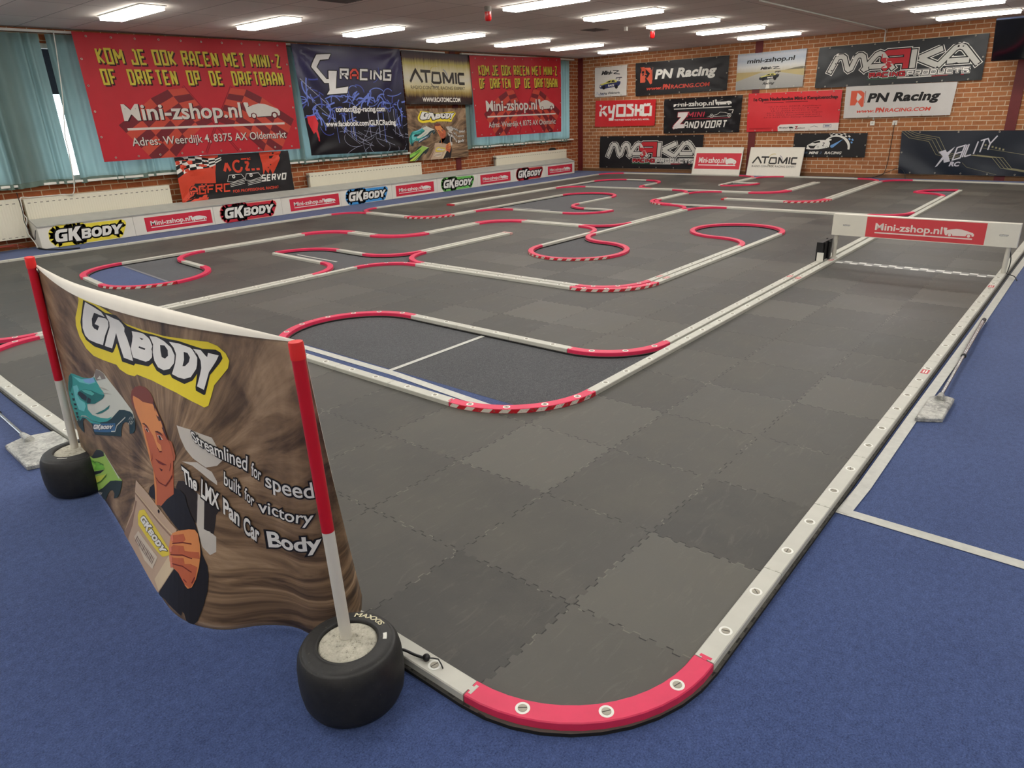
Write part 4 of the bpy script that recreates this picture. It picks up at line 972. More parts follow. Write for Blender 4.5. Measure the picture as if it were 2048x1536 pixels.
cb = t.n('ShaderNodeCombineXYZ'); t.l(t.math('MULTIPLY', ang, 7.0), cb.inputs[0]); t.l(t.math('MULTIPLY', rad, 4.0), cb.inputs[1])
st = t.noise(cb.outputs[0], 1.5, 5, 0.65, 0.5)
mp = t.n('ShaderNodeMapping'); mp.inputs['Scale'].default_value = (7, 2.6, 1); t.l(uv, mp.inputs[0]); sw = t.noise(mp.outputs[0], 1.0, 3, 0.5, 0.8)
mp2 = t.n('ShaderNodeMapping'); mp2.inputs['Scale'].default_value = (2.0, 9.0, 1); t.l(uv, mp2.inputs[0]); s2 = t.noise(mp2.outputs[0], 1.3, 4, 0.6, 1.6)
low = t.ramp(sp.outputs[1], (0.18, (1,1,1,1)), (0.42, (0,0,0,1))); lowr = t.math('MULTIPLY', low, t.ramp(sp.outputs[0], (0.55, (0,0,0,1)), (0.72, (1,1,1,1))))
f = t.math('ADD', t.math('MULTIPLY', st, 0.55), t.math('MULTIPLY', sw, 0.45)); f = t.math('ADD', t.math('MULTIPLY', f, t.math('SUBTRACT', 1.0, lowr)), t.math('MULTIPLY', s2, lowr))
c = t.ramp(f, (0.30, rgb((40, 30, 26))), (0.42, rgb((96, 76, 58))), (0.52, rgb((136, 110, 84))), (0.62, rgb((168, 140, 110))), (0.72, rgb((196, 172, 142))))
t.l(c, t.b.inputs['Base Color']); t.b.inputs['Roughness'].default_value = 0.5; t.b.inputs['Specular IOR Level'].default_value = 0.35; BLUR = t.m
BACKW = M('banner_back_white', (226, 220, 206), 0.6, var=0.02)
ARTD = [["p","lightpatch",1,[[0.6164,0.3635],[0.6623,0.3584],[0.7193,0.3628],[0.7439,0.4229],[0.7265,0.4497],[0.6989,0.4644],[0.6648,0.4471],[0.6443,0.4278],[0.6278,0.3983]],[]],["p","lightpatch",1,[[0.6324,0.4733],[0.6641,0.4728],[0.6872,0.4857],[0.7233,0.5127],[0.7238,0.5012],[0.7133,0.4733],[0.6766,0.4562]],[]],["p","lightpatch",1,[[0.6753,0.5559],[0.6923,0.5688],[0.6892,0.6562],[0.7147,0.6847],[0.7132,0.7349],[0.7006,0.7496],[0.6841,0.728],[0.6716,0.6582]],[]],["p","darkpatch",1,[[0.6923,0.5659],[0.7183,0.5825],[0.7271,0.589],[0.7172,0.6116],[0.7143,0.6413],[0.7096,0.6776],[0.689,0.6679]],[]],["p","darkpatch",1,[[0.6108,0.5692],[0.6201,0.5433],[0.6374,0.534],[0.6579,0.5496],[0.6765,0.5554],[0.6727,0.6577],[0.6499,0.6461]],[]],["p","yellow",2,[[0.2052,0.0458],[0.2483,0.0459],[0.314,0.0563],[0.3834,0.0744],[0.4253,0.0894],[0.5028,0.0908],[0.5853,0.0876],[0.6881,0.0737],[0.7355,0.0667],[0.7641,0.0716],[0.7853,0.0878],[0.7925,0.1075],[0.7854,0.1312],[0.7631,0.1619],[0.7391,0.1956],[0.7264,0.2366],[0.7175,0.2644],[0.7057,0.2732],[0.6874,0.2691],[0.6197,0.2571],[0.5216,0.2538],[0.4553,0.2587],[0.4426,0.2707],[0.4066,0.2769],[0.3708,0.2726],[0.3561,0.2613],[0.2827,0.2706],[0.2335,0.2739],[0.1965,0.2591],[0.1697,0.2232],[0.1613,0.1795],[0.1687,0.1432],[0.192,0.0952],[0.2064,0.0615]],[]],["p","black",3,[[0.232,0.0537],[0.2855,0.0592],[0.3337,0.0739],[0.3843,0.0697],[0.4114,0.0845],[0.4317,0.0948],[0.5019,0.0979],[0.5394,0.0945],[0.5942,0.093],[0.6394,0.0887],[0.681,0.0904],[0.7172,0.0919],[0.7575,0.0841],[0.771,0.0891],[0.7744,0.1051],[0.7638,0.1225],[0.7307,0.1669],[0.7124,0.2295],[0.7085,0.2345],[0.6851,0.228],[0.6846,0.2168],[0.6928,0.1741],[0.6771,0.199],[0.6496,0.2193],[0.6068,0.2145],[0.5997,0.2052],[0.575,0.2178],[0.5454,0.212],[0.5299,0.1926],[0.5111,0.2102],[0.4518,0.2213],[0.4451,0.231],[0.3881,0.2371],[0.3716,0.1762],[0.3494,0.2142],[0.3421,0.2214],[0.3086,0.2239],[0.2474,0.2304],[0.2059,0.22],[0.1902,0.1946],[0.1926,0.1539],[0.2146,0.0974]],[]],["p","white",4,[[0.2409,0.059],[0.2836,0.0674],[0.3156,0.0757],[0.3302,0.0909],[0.2786,0.089],[0.2605,0.118],[0.2566,0.1463],[0.2649,0.1541],[0.2826,0.1553],[0.2938,0.1354],[0.2718,0.1341],[0.2965,0.0998],[0.3332,0.0953],[0.3438,0.1014],[0.3437,0.1181],[0.3202,0.162],[0.2993,0.2067],[0.2645,0.211],[0.2253,0.2125],[0.206,0.2017],[0.1996,0.1743],[0.2085,0.135],[0.2237,0.0944]],[]],["p","white",4,[[0.3365,0.0792],[0.374,0.0842],[0.3965,0.085],[0.4116,0.0946],[0.4198,0.1054],[0.4161,0.1195],[0.4257,0.1399],[0.4356,0.1702],[0.4431,0.2157],[0.3993,0.2189],[0.3847,0.1749],[0.3755,0.1365],[0.3607,0.1706],[0.3452,0.2033],[0.3076,0.2069],[0.3273,0.1629],[0.3472,0.1247],[0.3494,0.1044],[0.3423,0.0928]],[]],["p","white",4,[[0.4514,0.1078],[0.4769,0.1035],[0.5014,0.1022],[0.5209,0.1105],[0.5331,0.122],[0.5352,0.1349],[0.5307,0.1458],[0.5337,0.1572],[0.5299,0.1734],[0.5164,0.1889],[0.5016,0.1972],[0.4763,0.1997],[0.4447,0.202],[0.4383,0.1722],[0.4484,0.143],[0.4527,0.1246]],[[[0.4817,0.1212],[0.501,0.1203],[0.4916,0.1264]],[[0.4772,0.152],[0.5051,0.1515],[0.501,0.1578],[0.4747,0.1585]]]],["p","white",4,[[0.5268,0.1034],[0.5554,0.0982],[0.5838,0.1037],[0.6104,0.1171],[0.6221,0.1395],[0.6174,0.1641],[0.5991,0.1882],[0.5761,0.2005],[0.5531,0.1984],[0.5394,0.1813],[0.5349,0.1554],[0.5393,0.127]],[[[0.5678,0.1209],[0.5856,0.1176],[0.5966,0.1288],[0.5964,0.1472],[0.5837,0.1603],[0.571,0.159],[0.5677,0.14]]]],["p","white",4,[[0.6042,0.1007],[0.6387,0.0965],[0.6774,0.0987],[0.6949,0.1089],[0.6997,0.1298],[0.6915,0.1595],[0.6725,0.1903],[0.6505,0.2029],[0.6309,0.205],[0.6075,0.2017],[0.6219,0.1627],[0.627,0.1329],[0.6196,0.1145]],[[[0.6546,0.1182],[0.6676,0.1176],[0.6746,0.1294],[0.6692,0.146],[0.656,0.1613],[0.6469,0.1648],[0.6538,0.1429]]]],["p","white",4,[[0.6866,0.1],[0.7115,0.0971],[0.725,0.1107],[0.7295,0.1131],[0.7336,0.0999],[0.7648,0.0992],[0.7552,0.1174],[0.7292,0.1587],[0.7098,0.2177],[0.6898,0.2132],[0.7012,0.1766],[0.7078,0.1523],[0.708,0.13],[0.6997,0.1126]],[]],["s","black",5,0.006,[[0.3462,0.1053],[0.3442,0.124],[0.3196,0.1653],[0.3014,0.2065]]],["s","black",5,0.005,[[0.525,0.1039],[0.537,0.133],[0.5333,0.1614],[0.5334,0.1915]]],["s","black",5,0.005,[[0.604,0.1033],[0.6244,0.1285],[0.6204,0.1632],[0.6045,0.2022]]],["s","black",5,0.005,[[0.6865,0.1013],[0.7,0.1224],[0.6954,0.1584]]],["p","pale",2,[[0.0482,0.4523],[0.0643,0.4339],[0.0894,0.425],[0.1417,0.4101],[0.1682,0.401],[0.1924,0.3861],[0.2135,0.3684],[0.2279,0.3409],[0.2375,0.3269],[0.2561,0.3235],[0.2781,0.3259],[0.292,0.3362],[0.3205,0.3539],[0.3664,0.3787],[0.4063,0.4023],[0.4175,0.41],[0.4249,0.426],[0.4302,0.4495],[0.4263,0.4759],[0.4154,0.493],[0.3948,0.508],[0.395,0.4908],[0.396,0.4677],[0.3833,0.4677],[0.3694,0.4763],[0.3561,0.4916],[0.3458,0.5184],[0.3418,0.5479],[0.2823,0.5813],[0.1545,0.6588],[0.1448,0.6504],[0.144,0.6237],[0.1314,0.613],[0.1117,0.615],[0.0934,0.6256],[0.0757,0.6471],[0.0709,0.67],[0.0668,0.7096],[0.0487,0.7107],[0.0313,0.7023],[0.0228,0.6792],[0.0143,0.6447],[0.0086,0.6029],[0.0118,0.548],[0.0265,0.4984],[0.0372,0.4706]],[]],["p","teal",3,[[0.0482,0.4523],[0.0643,0.4339],[0.0894,0.425],[0.1417,0.4101],[0.1924,0.3861],[0.2166,0.3694],[0.2297,0.3864],[0.2465,0.4027],[0.2645,0.4132],[0.2528,0.4386],[0.1921,0.4913],[0.134,0.5334],[0.1307,0.5594],[0.1591,0.5657],[0.2166,0.5438],[0.2651,0.5182],[0.2975,0.4929],[0.2665,0.5298],[0.2113,0.5676],[0.1509,0.5976],[0.1034,0.604],[0.0708,0.6252],[0.0441,0.6624],[0.0228,0.6792],[0.0086,0.6029],[0.0118,0.548],[0.0265,0.4984]],[]],["p","tealdark",4,[[0.0414,0.4629],[0.0634,0.4371],[0.067,0.4483],[0.0566,0.489],[0.0296,0.5402],[0.0201,0.5403],[0.0255,0.5071]],[]],["p","aqua",4,[[0.0742,0.4415],[0.1316,0.4221],[0.2122,0.3739],[0.2221,0.3901],[0.1733,0.4225],[0.1267,0.4404],[0.111,0.4467]],[]],["p","sky",5,[[0.1398,0.4176],[0.2103,0.3748],[0.2196,0.3864],[0.1823,0.4139],[0.148,0.4259]],[]],["p","aqua",4,[[0.0579,0.4963],[0.0898,0.4722],[0.0953,0.4902],[0.0748,0.524],[0.0883,0.5401],[0.119,0.5346],[0.1226,0.5484],[0.1008,0.5865],[0.0624,0.6028],[0.0514,0.5656]],[]],["p","tealdark",5,[[0.1072,0.4858],[0.1381,0.4639],[0.1822,0.4431],[0.2409,0.43],[0.2667,0.4194],[0.2522,0.4414],[0.1907,0.4972],[0.1393,0.5275],[0.1024,0.5287],[0.0836,0.5187]],[]],["p","tealmid",6,[[0.1157,0.4808],[0.142,0.4624],[0.1815,0.446],[0.2023,0.4476],[0.184,0.4651],[0.1378,0.4784]],[]],["p","cockpit",6,[[0.0847,0.5086],[0.0995,0.4944],[0.1276,0.4896],[0.1448,0.4926],[0.1347,0.517],[0.1033,0.5255],[0.0848,0.5206]],[]],["p","cockpit",6,[[0.1508,0.4904],[0.1713,0.4876],[0.1618,0.5114],[0.1366,0.5239]],[]],["p","cockpit",5,[[0.032,0.5443],[0.0475,0.5364],[0.0401,0.5504],[0.0341,0.5519]],[]],["p","cockpit",5,[[0.0302,0.5675],[0.0505,0.5565],[0.042,0.5741],[0.0312,0.5785]],[]],["p","cockpit",5,[[0.032,0.5914],[0.0548,0.5786],[0.0474,0.5929],[0.0341,0.599]],[]],["p","cockpit",5,[[0.0277,0.6164],[0.0511,0.6031],[0.0446,0.6142],[0.031,0.6205]],[]],["p","cockpit",5,[[0.0319,0.6335],[0.053,0.6214],[0.0443,0.6396],[0.033,0.6447]],[]],["p","cockpit",5,[[0.0324,0.6502],[0.0513,0.6393],[0.0424,0.6578],[0.0335,0.6614]],[]],["p","tealdark",4,[[0.1827,0.5459],[0.2495,0.4897],[0.2917,0.4478],[0.2814,0.4676],[0.2387,0.5082],[0.1993,0.5386]],[]],["p","greyshade",4,[[0.2331,0.4019],[0.2692,0.3893],[0.299,0.3871],[0.2676,0.3973]],[]],["p","greyshade",4,[[0.2426,0.4217],[0.2865,0.4026],[0.3139,0.3942],[0.2712,0.4136]],[]],["p","nosegrey",4,[[0.2279,0.3409],[0.2372,0.3282],[0.2558,0.3249],[0.2778,0.3271],[0.2876,0.3428],[0.255,0.3611],[0.228,0.3786],[0.2207,0.3662]],[]],["p","pale",5,[[0.2332,0.37],[0.2548,0.3456],[0.2624,0.3565]],[]],["p","carband",5,[[0.0256,0.6831],[0.0534,0.645],[0.0838,0.6195],[0.1145,0.605],[0.1509,0.5976],[0.2116,0.5661],[0.2625,0.5321],[0.2966,0.4982],[0.3296,0.459],[0.3453,0.4405],[0.3759,0.4251],[0.4078,0.4159],[0.4195,0.42],[0.427,0.4359],[0.4302,0.4495],[0.4263,0.4759],[0.4154,0.493],[0.3948,0.508],[0.395,0.4908],[0.396,0.4677],[0.3833,0.4677],[0.3694,0.4763],[0.3561,0.4916],[0.3458,0.5184],[0.3418,0.5479],[0.2823,0.5813],[0.1545,0.6588],[0.1448,0.6504],[0.144,0.6237],[0.1314,0.613],[0.1117,0.615],[0.0934,0.6256],[0.0757,0.6471],[0.0709,0.67],[0.0668,0.7096],[0.0487,0.7107],[0.0313,0.7023]],[]],["p","teal",6,[[0.0523,0.6485],[0.0833,0.6212],[0.114,0.6066],[0.1504,0.5992],[0.2112,0.5682],[0.2093,0.5766],[0.1381,0.6167],[0.1038,0.6161],[0.0818,0.6263],[0.0517,0.663]],[]],["p","bluepatch",6,[[0.1544,0.606],[0.3133,0.5106],[0.3089,0.5493],[0.1539,0.6455]],[]],["s","pale",7,0.004,[[0.2819,0.5629],[0.3074,0.5477],[0.3228,0.5148],[0.3788,0.4519]]],["s","pale",7,0.002,[[0.3978,0.451],[0.4089,0.4341]]],["s","pale",7,0.002,[[0.3923,0.4719],[0.4055,0.4515]]],["s","pale",7,0.002,[[0.4077,0.4459],[0.4185,0.4292]]],["s","pale",7,0.002,[[0.4024,0.4666],[0.4153,0.4464]]],["s","pale",7,0.002,[[0.4158,0.4417],[0.4265,0.4252]]],["s","pale",7,0.002,[[0.4106,0.4621],[0.4233,0.4422]]],["logo","white",7,[[0.1507,0.6355],[0.2978,0.5424],[0.3049,0.5201],[0.1578,0.6079]]],["p","green",2,[[-0.0583,0.8787],[0.0124,0.8567],[0.0731,0.8236],[0.0984,0.7972],[0.1232,0.7596],[0.1435,0.7364],[0.1765,0.7159],[0.1987,0.709],[0.242,0.7289],[0.289,0.7461],[0.3179,0.7498],[0.3104,0.7787],[0.289,0.828],[0.2645,0.8661],[0.2319,0.8987],[0.2445,0.8651],[0.2328,0.859],[0.2042,0.8855],[0.1724,0.9344],[0.1417,0.9863],[0.1141,1.0049],[0.0947,1.0049],[0.0462,1.0049],[-0.0412,1.0049],[-0.068,0.9464],[-0.0725,0.9113]],[]],["p","cockpit",3,[[0.0726,0.8251],[0.0982,0.7978],[0.123,0.7602],[0.1433,0.737],[0.1764,0.7164],[0.1986,0.7095],[0.1978,0.7277],[0.1526,0.7681],[0.0966,0.8155]],[]],["p","greendark",3,[[-0.0725,0.9113],[-0.0374,0.898],[0.0403,0.8608],[-0.0376,0.9188],[-0.068,0.9464]],[]],["p","greendark",3,[[0.0699,0.8457],[0.1362,0.8018],[0.1821,0.7781],[0.18,0.7867],[0.1095,0.8321]],[]],["p","greenmid",3,[[-0.0434,0.9158],[0.0195,0.8791],[0.0682,0.8395],[0.1762,0.7873],[0.1884,0.7963],[0.0868,0.8843],[0.0043,0.9215]],[]],["p","greenlight",4,[[-0.0146,0.9099],[0.0633,0.8557],[0.1068,0.8415],[0.085,0.8783],[0.0152,0.913]],[]],["p","cockpit",4,[[-0.0318,0.9426],[0.0252,0.9282],[0.0704,0.9024],[0.1832,0.8027],[0.1402,0.8535],[0.0521,0.9373],[-0.007,0.9851],[-0.0411,0.9753]],[]],["p","greenyellow",3,[[-0.0315,1.0049],[0.0846,0.916],[0.1995,0.8106],[0.1738,0.8547],[0.0524,0.9832],[0.0209,0.9965]],[]],["p","greendark",4,[[0.0366,0.9964],[0.1258,0.9042],[0.2002,0.8078],[0.1862,0.8352],[0.1169,0.9215],[0.0448,0.9947]],[]],["p","pale",4,[[0.1984,0.7103],[0.2036,0.71],[0.3015,0.7506],[0.2953,0.7585]],[]],["p","carband2",4,[[0.0608,1.0049],[0.0797,0.9933],[0.1384,0.9277],[0.2218,0.8249],[0.2687,0.7854],[0.3179,0.7498],[0.3104,0.7787],[0.289,0.828],[0.2645,0.8661],[0.2319,0.8987],[0.2445,0.8651],[0.2328,0.859],[0.2042,0.8855],[0.1724,0.9344],[0.1417,0.9863],[0.1141,1.0049],[0.0947,1.0049]],[]],["w","BODY","white",6,[[0.085,1.0049],[0.1157,0.9847],[0.1294,0.9589],[0.0705,1.0049]]],["p","jacket",2,[[0.4848,0.6756],[0.4938,0.6467],[0.5154,0.6191],[0.52,0.6397],[0.5219,0.6748],[0.4982,0.6809]],[]],["p","skin",3,[[0.5157,0.6062],[0.602,0.5515],[0.6039,0.5945],[0.5769,0.6327],[0.549,0.6771],[0.5295,0.6767],[0.5249,0.6435],[0.5177,0.6266]],[]],["p","skin",3,[[0.514,0.5637],[0.5271,0.5903],[0.5537,0.596],[0.5739,0.5857],[0.5995,0.5396],[0.6035,0.5047],[0.6042,0.597],[0.5828,0.6247],[0.5533,0.6695],[0.5214,0.6926],[0.5219,0.6521],[0.5187,0.6103]],[]],["p","skinlight",4,[[0.5139,0.5666],[0.5232,0.5899],[0.5285,0.6184],[0.5296,0.6866],[0.5214,0.6926],[0.5219,0.6521],[0.5179,0.6109]],[]],["p","hair",4,[[0.4174,0.351],[0.4237,0.3302],[0.4416,0.3091],[0.4661,0.294],[0.4925,0.2894],[0.5118,0.2984],[0.5234,0.3132],[0.528,0.3252],[0.5426,0.3493],[0.5655,0.3827],[0.5846,0.4279],[0.5713,0.4183],[0.5348,0.364],[0.518,0.3436],[0.4997,0.3418],[0.4767,0.3479],[0.4539,0.3435],[0.4321,0.3444],[0.4266,0.3589],[0.4338,0.3885],[0.4519,0.4126],[0.4646,0.4299],[0.4567,0.428],[0.4363,0.4054],[0.4186,0.3777]],[]],["p","ear",4,[[0.5863,0.4257],[0.5976,0.4267],[0.6066,0.4464],[0.6117,0.4652],[0.6091,0.484],[0.6005,0.4873],[0.5954,0.4657]],[]],["p","skin",5,[[0.43,0.3453],[0.4558,0.3441],[0.4767,0.3473],[0.4998,0.3409],[0.5221,0.3347],[0.5323,0.3428],[0.5521,0.3698],[0.5717,0.4016],[0.5878,0.4317],[0.5972,0.4512],[0.6047,0.477],[0.6035,0.502],[0.5995,0.5396],[0.5739,0.5857],[0.5537,0.596],[0.5271,0.5903],[0.5158,0.5683],[0.5007,0.5425],[0.4898,0.5137],[0.4758,0.4743],[0.4625,0.4309],[0.4479,0.4116],[0.4341,0.3854],[0.4279,0.3583]],[]],["p","skinlight",6,[[0.43,0.3453],[0.4558,0.3441],[0.4767,0.3473],[0.4998,0.3409],[0.5221,0.3347],[0.5323,0.3428],[0.5521,0.3698],[0.5667,0.3986],[0.5644,0.4162],[0.5503,0.4178],[0.5285,0.4232],[0.5382,0.4578],[0.5543,0.4603],[0.5575,0.4781],[0.5483,0.4861],[0.5375,0.4779],[0.5201,0.4475],[0.4945,0.4263],[0.4744,0.4337],[0.4841,0.4697],[0.5,0.5107],[0.5066,0.5448],[0.5177,0.573],[0.5271,0.5903],[0.5158,0.5683],[0.5007,0.5425],[0.4898,0.5137],[0.4758,0.4743],[0.4625,0.4309],[0.4479,0.4116],[0.4341,0.3854],[0.4279,0.3583]],[]],["p","hairdark",6,[[0.5227,0.3252],[0.528,0.3252],[0.5426,0.3493],[0.5655,0.3827],[0.5846,0.4279],[0.5806,0.4272],[0.5581,0.3973],[0.5348,0.364]],[]],["p","brow",7,[[0.4667,0.4294],[0.4791,0.4216],[0.4926,0.4243],[0.5019,0.4311],[0.4941,0.4323],[0.4787,0.4285]],[]],["p","brow",7,[[0.5277,0.4271],[0.5396,0.4182],[0.5539,0.4174],[0.5649,0.4243],[0.5536,0.4245],[0.5375,0.4257]],[]],["p","eyewhite",7,[[0.48,0.4381],[0.4921,0.4333],[0.5021,0.4426],[0.4913,0.4468]],[]],["p","eye",8,[[0.4852,0.4375],[0.4932,0.4351],[0.4981,0.4447],[0.4914,0.4459]],[]],["p","eyewhite",7,[[0.539,0.4334],[0.5517,0.4282],[0.5639,0.4358],[0.5494,0.4448]],[]],["p","eye",8,[[0.5434,0.4325],[0.5517,0.4293],[0.5595,0.4395],[0.5501,0.4452]],[]],["p","lip",7,[[0.5257,0.5223],[0.5475,0.519],[0.5805,0.5134],[0.562,0.5248],[0.5417,0.5295]],[]],["p","brow",7,[[0.5444,0.5438],[0.5617,0.5407],[0.5543,0.5503]],[]],["s","lip",7,0.004,[[0.5271,0.5888],[0.5423,0.5963],[0.5721,0.5889],[0.5897,0.5592],[0.6002,0.5365]]],["s","lip",7,0.003,[[0.5933,0.4995],[0.5939,0.5101],[0.5898,0.5275]]],["s","lip",7,0.003,[[0.5118,0.5126],[0.5123,0.5297],[0.5088,0.5406]]],["s","lip",7,0.004,[[0.5375,0.4779],[0.5483,0.4861],[0.5574,0.4796]]],["p","jacket",4,[[0.549,0.6771],[0.5769,0.6327],[0.6058,0.5967],[0.6058,0.5746],[0.627,0.5707],[0.6428,0.5788],[0.6485,0.6089],[0.6594,0.6365],[0.6696,0.658],[0.6788,0.697],[0.685,0.7546],[0.6952,0.7875],[0.6966,0.8242],[0.694,0.8729],[0.6856,0.9276],[0.6733,0.985],[0.6626,1.0049],[0.6486,0.9963],[0.6431,0.9758],[0.6377,0.9728],[0.6352,0.9903],[0.6167,0.9862],[0.5747,0.9872],[0.5413,1.0049],[0.5726,0.9275],[0.6095,0.8522],[0.6243,0.7072],[0.5947,0.6933]],[]],["p","bag",5,[[0.4155,0.675],[0.4819,0.6777],[0.5441,0.6914],[0.6176,0.7082],[0.596,0.7757],[0.6094,0.8488],[0.5727,0.931],[0.5401,0.9983],[0.5121,1.0049],[0.4685,1.0049],[0.4296,1.0049],[0.3762,1.0049],[0.3277,1.0049],[0.2937,1.0049],[0.334,0.9168],[0.3799,0.825],[0.4019,0.7658],[0.4055,0.7224]],[]],["p","bagdark",6,[[0.2937,1.0049],[0.3417,0.9142],[0.3868,0.8234],[0.4053,0.7631],[0.4152,0.7594],[0.3934,0.8262],[0.373,0.8945],[0.3335,0.9795],[0.3326,1.0049],[0.3228,1.0049]],[]],["p","baglight",6,[[0.5194,0.9682],[0.5966,0.8032],[0.6076,0.8503],[0.5726,0.9275],[0.5427,0.9901]],[]],["p","bagdark",6,[[0.4102,1.0049],[0.4393,1.0049],[0.483,1.0049],[0.5218,1.0049],[0.5121,1.0049],[0.4685,1.0049],[0.4199,1.0049]],[]],["s","bagdark",7,0.006,[[0.4064,0.7338],[0.48,0.7361],[0.5441,0.742],[0.5995,0.7452]]],["s","baglight",7,0.004,[[0.4072,0.7252],[0.4802,0.7275],[0.5441,0.7329],[0.6014,0.7352]]],["p","yellowbag",7,[[0.4293,0.7842],[0.4617,0.7542],[0.529,0.7722],[0.5964,0.7963],[0.5947,0.8118],[0.5604,0.8481],[0.5399,0.8515],[0.483,0.8527],[0.4186,0.8498],[0.4177,0.8139]],[]],["logo","white",8,[[0.4326,0.8155],[0.5627,0.8388],[0.5901,0.7979],[0.4548,0.7754]]],["p","baglabel",7,[[0.3841,0.9311],[0.4169,0.8759],[0.5348,0.8708],[0.5071,0.9421],[0.4545,0.9584]],[]],["s","barcode",8,0.0055,[[0.4115,0.9034],[0.392,0.9428]]],["s","barcode",8,0.0035,[[0.4199,0.902],[0.4005,0.9414]]],["s","barcode",8,0.0035,[[0.4282,0.9007],[0.4089,0.94]]],["s","barcode",8,0.0055,[[0.4363,0.8994],[0.4173,0.9387]]],["s","barcode",8,0.0035,[[0.4444,0.8981],[0.4256,0.9374]]],["s","barcode",8,0.0035,[[0.4524,0.8969],[0.4337,0.9361]]],["s","barcode",8,0.0055,[[0.4602,0.8958],[0.4418,0.9349]]],["s","barcode",8,0.0035,[[0.4679,0.8947],[0.4498,0.9338]]],["s","barcode",8,0.0035,[[0.4756,0.8936],[0.4576,0.9327]]],["s","barcode",8,0.0055,[[0.483,0.8927],[0.4653,0.9316]]],["s","barcode",8,0.0035,[[0.4904,0.8919],[0.4729,0.9307]]],["s","barcode",8,0.0035,[[0.4976,0.8911],[0.4804,0.9298]]],["s","barcode",8,0.0055,[[0.5047,0.8904],[0.4878,0.929]]],["s","barcode",8,0.0035,[[0.5117,0.8898],[0.495,0.9283]]],["s","barcode",8,0.0035,[[0.5185,0.8894],[0.5021,0.9277]]],["p","black",8,[[0.5357,0.6994],[0.5422,0.6921],[0.5456,0.6975],[0.5421,0.7073],[0.5372,0.7066]],[]],["p","skinlight",7,[[0.5955,0.7482],[0.6032,0.7303],[0.6243,0.7072],[0.6539,0.6844],[0.6694,0.6781],[0.6766,0.688],[0.6809,0.7228],[0.6816,0.756],[0.6779,0.7982],[0.671,0.8422],[0.6618,0.8744],[0.6522,0.8853],[0.6443,0.8784],[0.6413,0.8598],[0.6264,0.8496],[0.6056,0.8449],[0.5931,0.8342],[0.5905,0.8152],[0.5899,0.7876]],[]],["p","skin",8,[[0.5994,0.74],[0.6398,0.7076],[0.6457,0.7244],[0.64,0.7345],[0.6113,0.759],[0.5998,0.7589]],[]],["p","skin",8,[[0.6077,0.7668],[0.6401,0.748],[0.6431,0.7631],[0.6783,0.7474],[0.6804,0.77],[0.6487,0.7767],[0.5967,0.8084],[0.5921,0.7928]],[]],["p","skin",8,[[0.5969,0.817],[0.6405,0.7886],[0.6435,0.8071],[0.6591,0.7977],[0.6745,0.7998],[0.6687,0.8502],[0.6571,0.8806],[0.6442,0.875],[0.6264,0.8496],[0.6055,0.8415]],[]],["s","lip",9,0.004,[[0.6038,0.7645],[0.6371,0.7381],[0.6616,0.7289]]],["s","lip",9,0.004,[[0.5967,0.8084],[0.6375,0.7803],[0.6628,0.7771]]],["s","lip",9,0.004,[[0.6053,0.8329],[0.6379,0.8175],[0.6617,0.8234]]],["s","lip",9,0.004,[[0.6413,0.8598],[0.6494,0.8648]]],["s","lip",9,0.004,[[0.6687,0.8366],[0.6618,0.8608]]],["p","nail",9,[[0.597,0.7429],[0.6056,0.7351],[0.6074,0.7531],[0.599,0.7609]],[]],["p","nail",9,[[0.5911,0.7848],[0.6001,0.7764],[0.6021,0.7943],[0.5932,0.8028]],[]],["p","nail",9,[[0.5939,0.8159],[0.6027,0.8074],[0.6047,0.8254],[0.5961,0.8338]],[]],["p","nail",9,[[0.5969,0.8345],[0.6055,0.8261],[0.6075,0.8441],[0.599,0.8524]],[]],["t","Streamlined",0,[[0.6727,0.3891],[0.7938,0.4486],[0.8009,0.3961],[0.6644,0.3581]]],["t","for",0,[[0.8019,0.4589],[0.8211,0.4727],[0.8286,0.427],[0.8074,0.4115]]],["t","speed",0,[[0.8297,0.4855],[0.9342,0.4916],[0.9374,0.4377],[0.8363,0.4336]]],["t","built",0,[[0.7399,0.5037],[0.7718,0.5378],[0.7759,0.4872],[0.7428,0.4604]]],["t","for",0,[[0.7788,0.5437],[0.7952,0.5688],[0.8016,0.5265],[0.7828,0.5022]]],["t","victory",0,[[0.8037,0.5827],[0.9178,0.5771],[0.9266,0.5339],[0.8068,0.5381]]],["t","The",1,[[0.6414,0.5363],[0.6771,0.548],[0.6795,0.503],[0.6337,0.4856]]],["t","LMX",1,[[0.6872,0.56],[0.7257,0.5887],[0.728,0.5385],[0.6898,0.5011]]],["t","Pan",1,[[0.7336,0.5993],[0.7615,0.6397],[0.766,0.5846],[0.7353,0.5464]]],["t","Car",1,[[0.7683,0.6608],[0.7946,0.6923],[0.8005,0.634],[0.7715,0.6026]]],["t","Body",1,[[0.8122,0.7009],[0.9236,0.6646],[0.9276,0.6171],[0.8127,0.6445]]]]
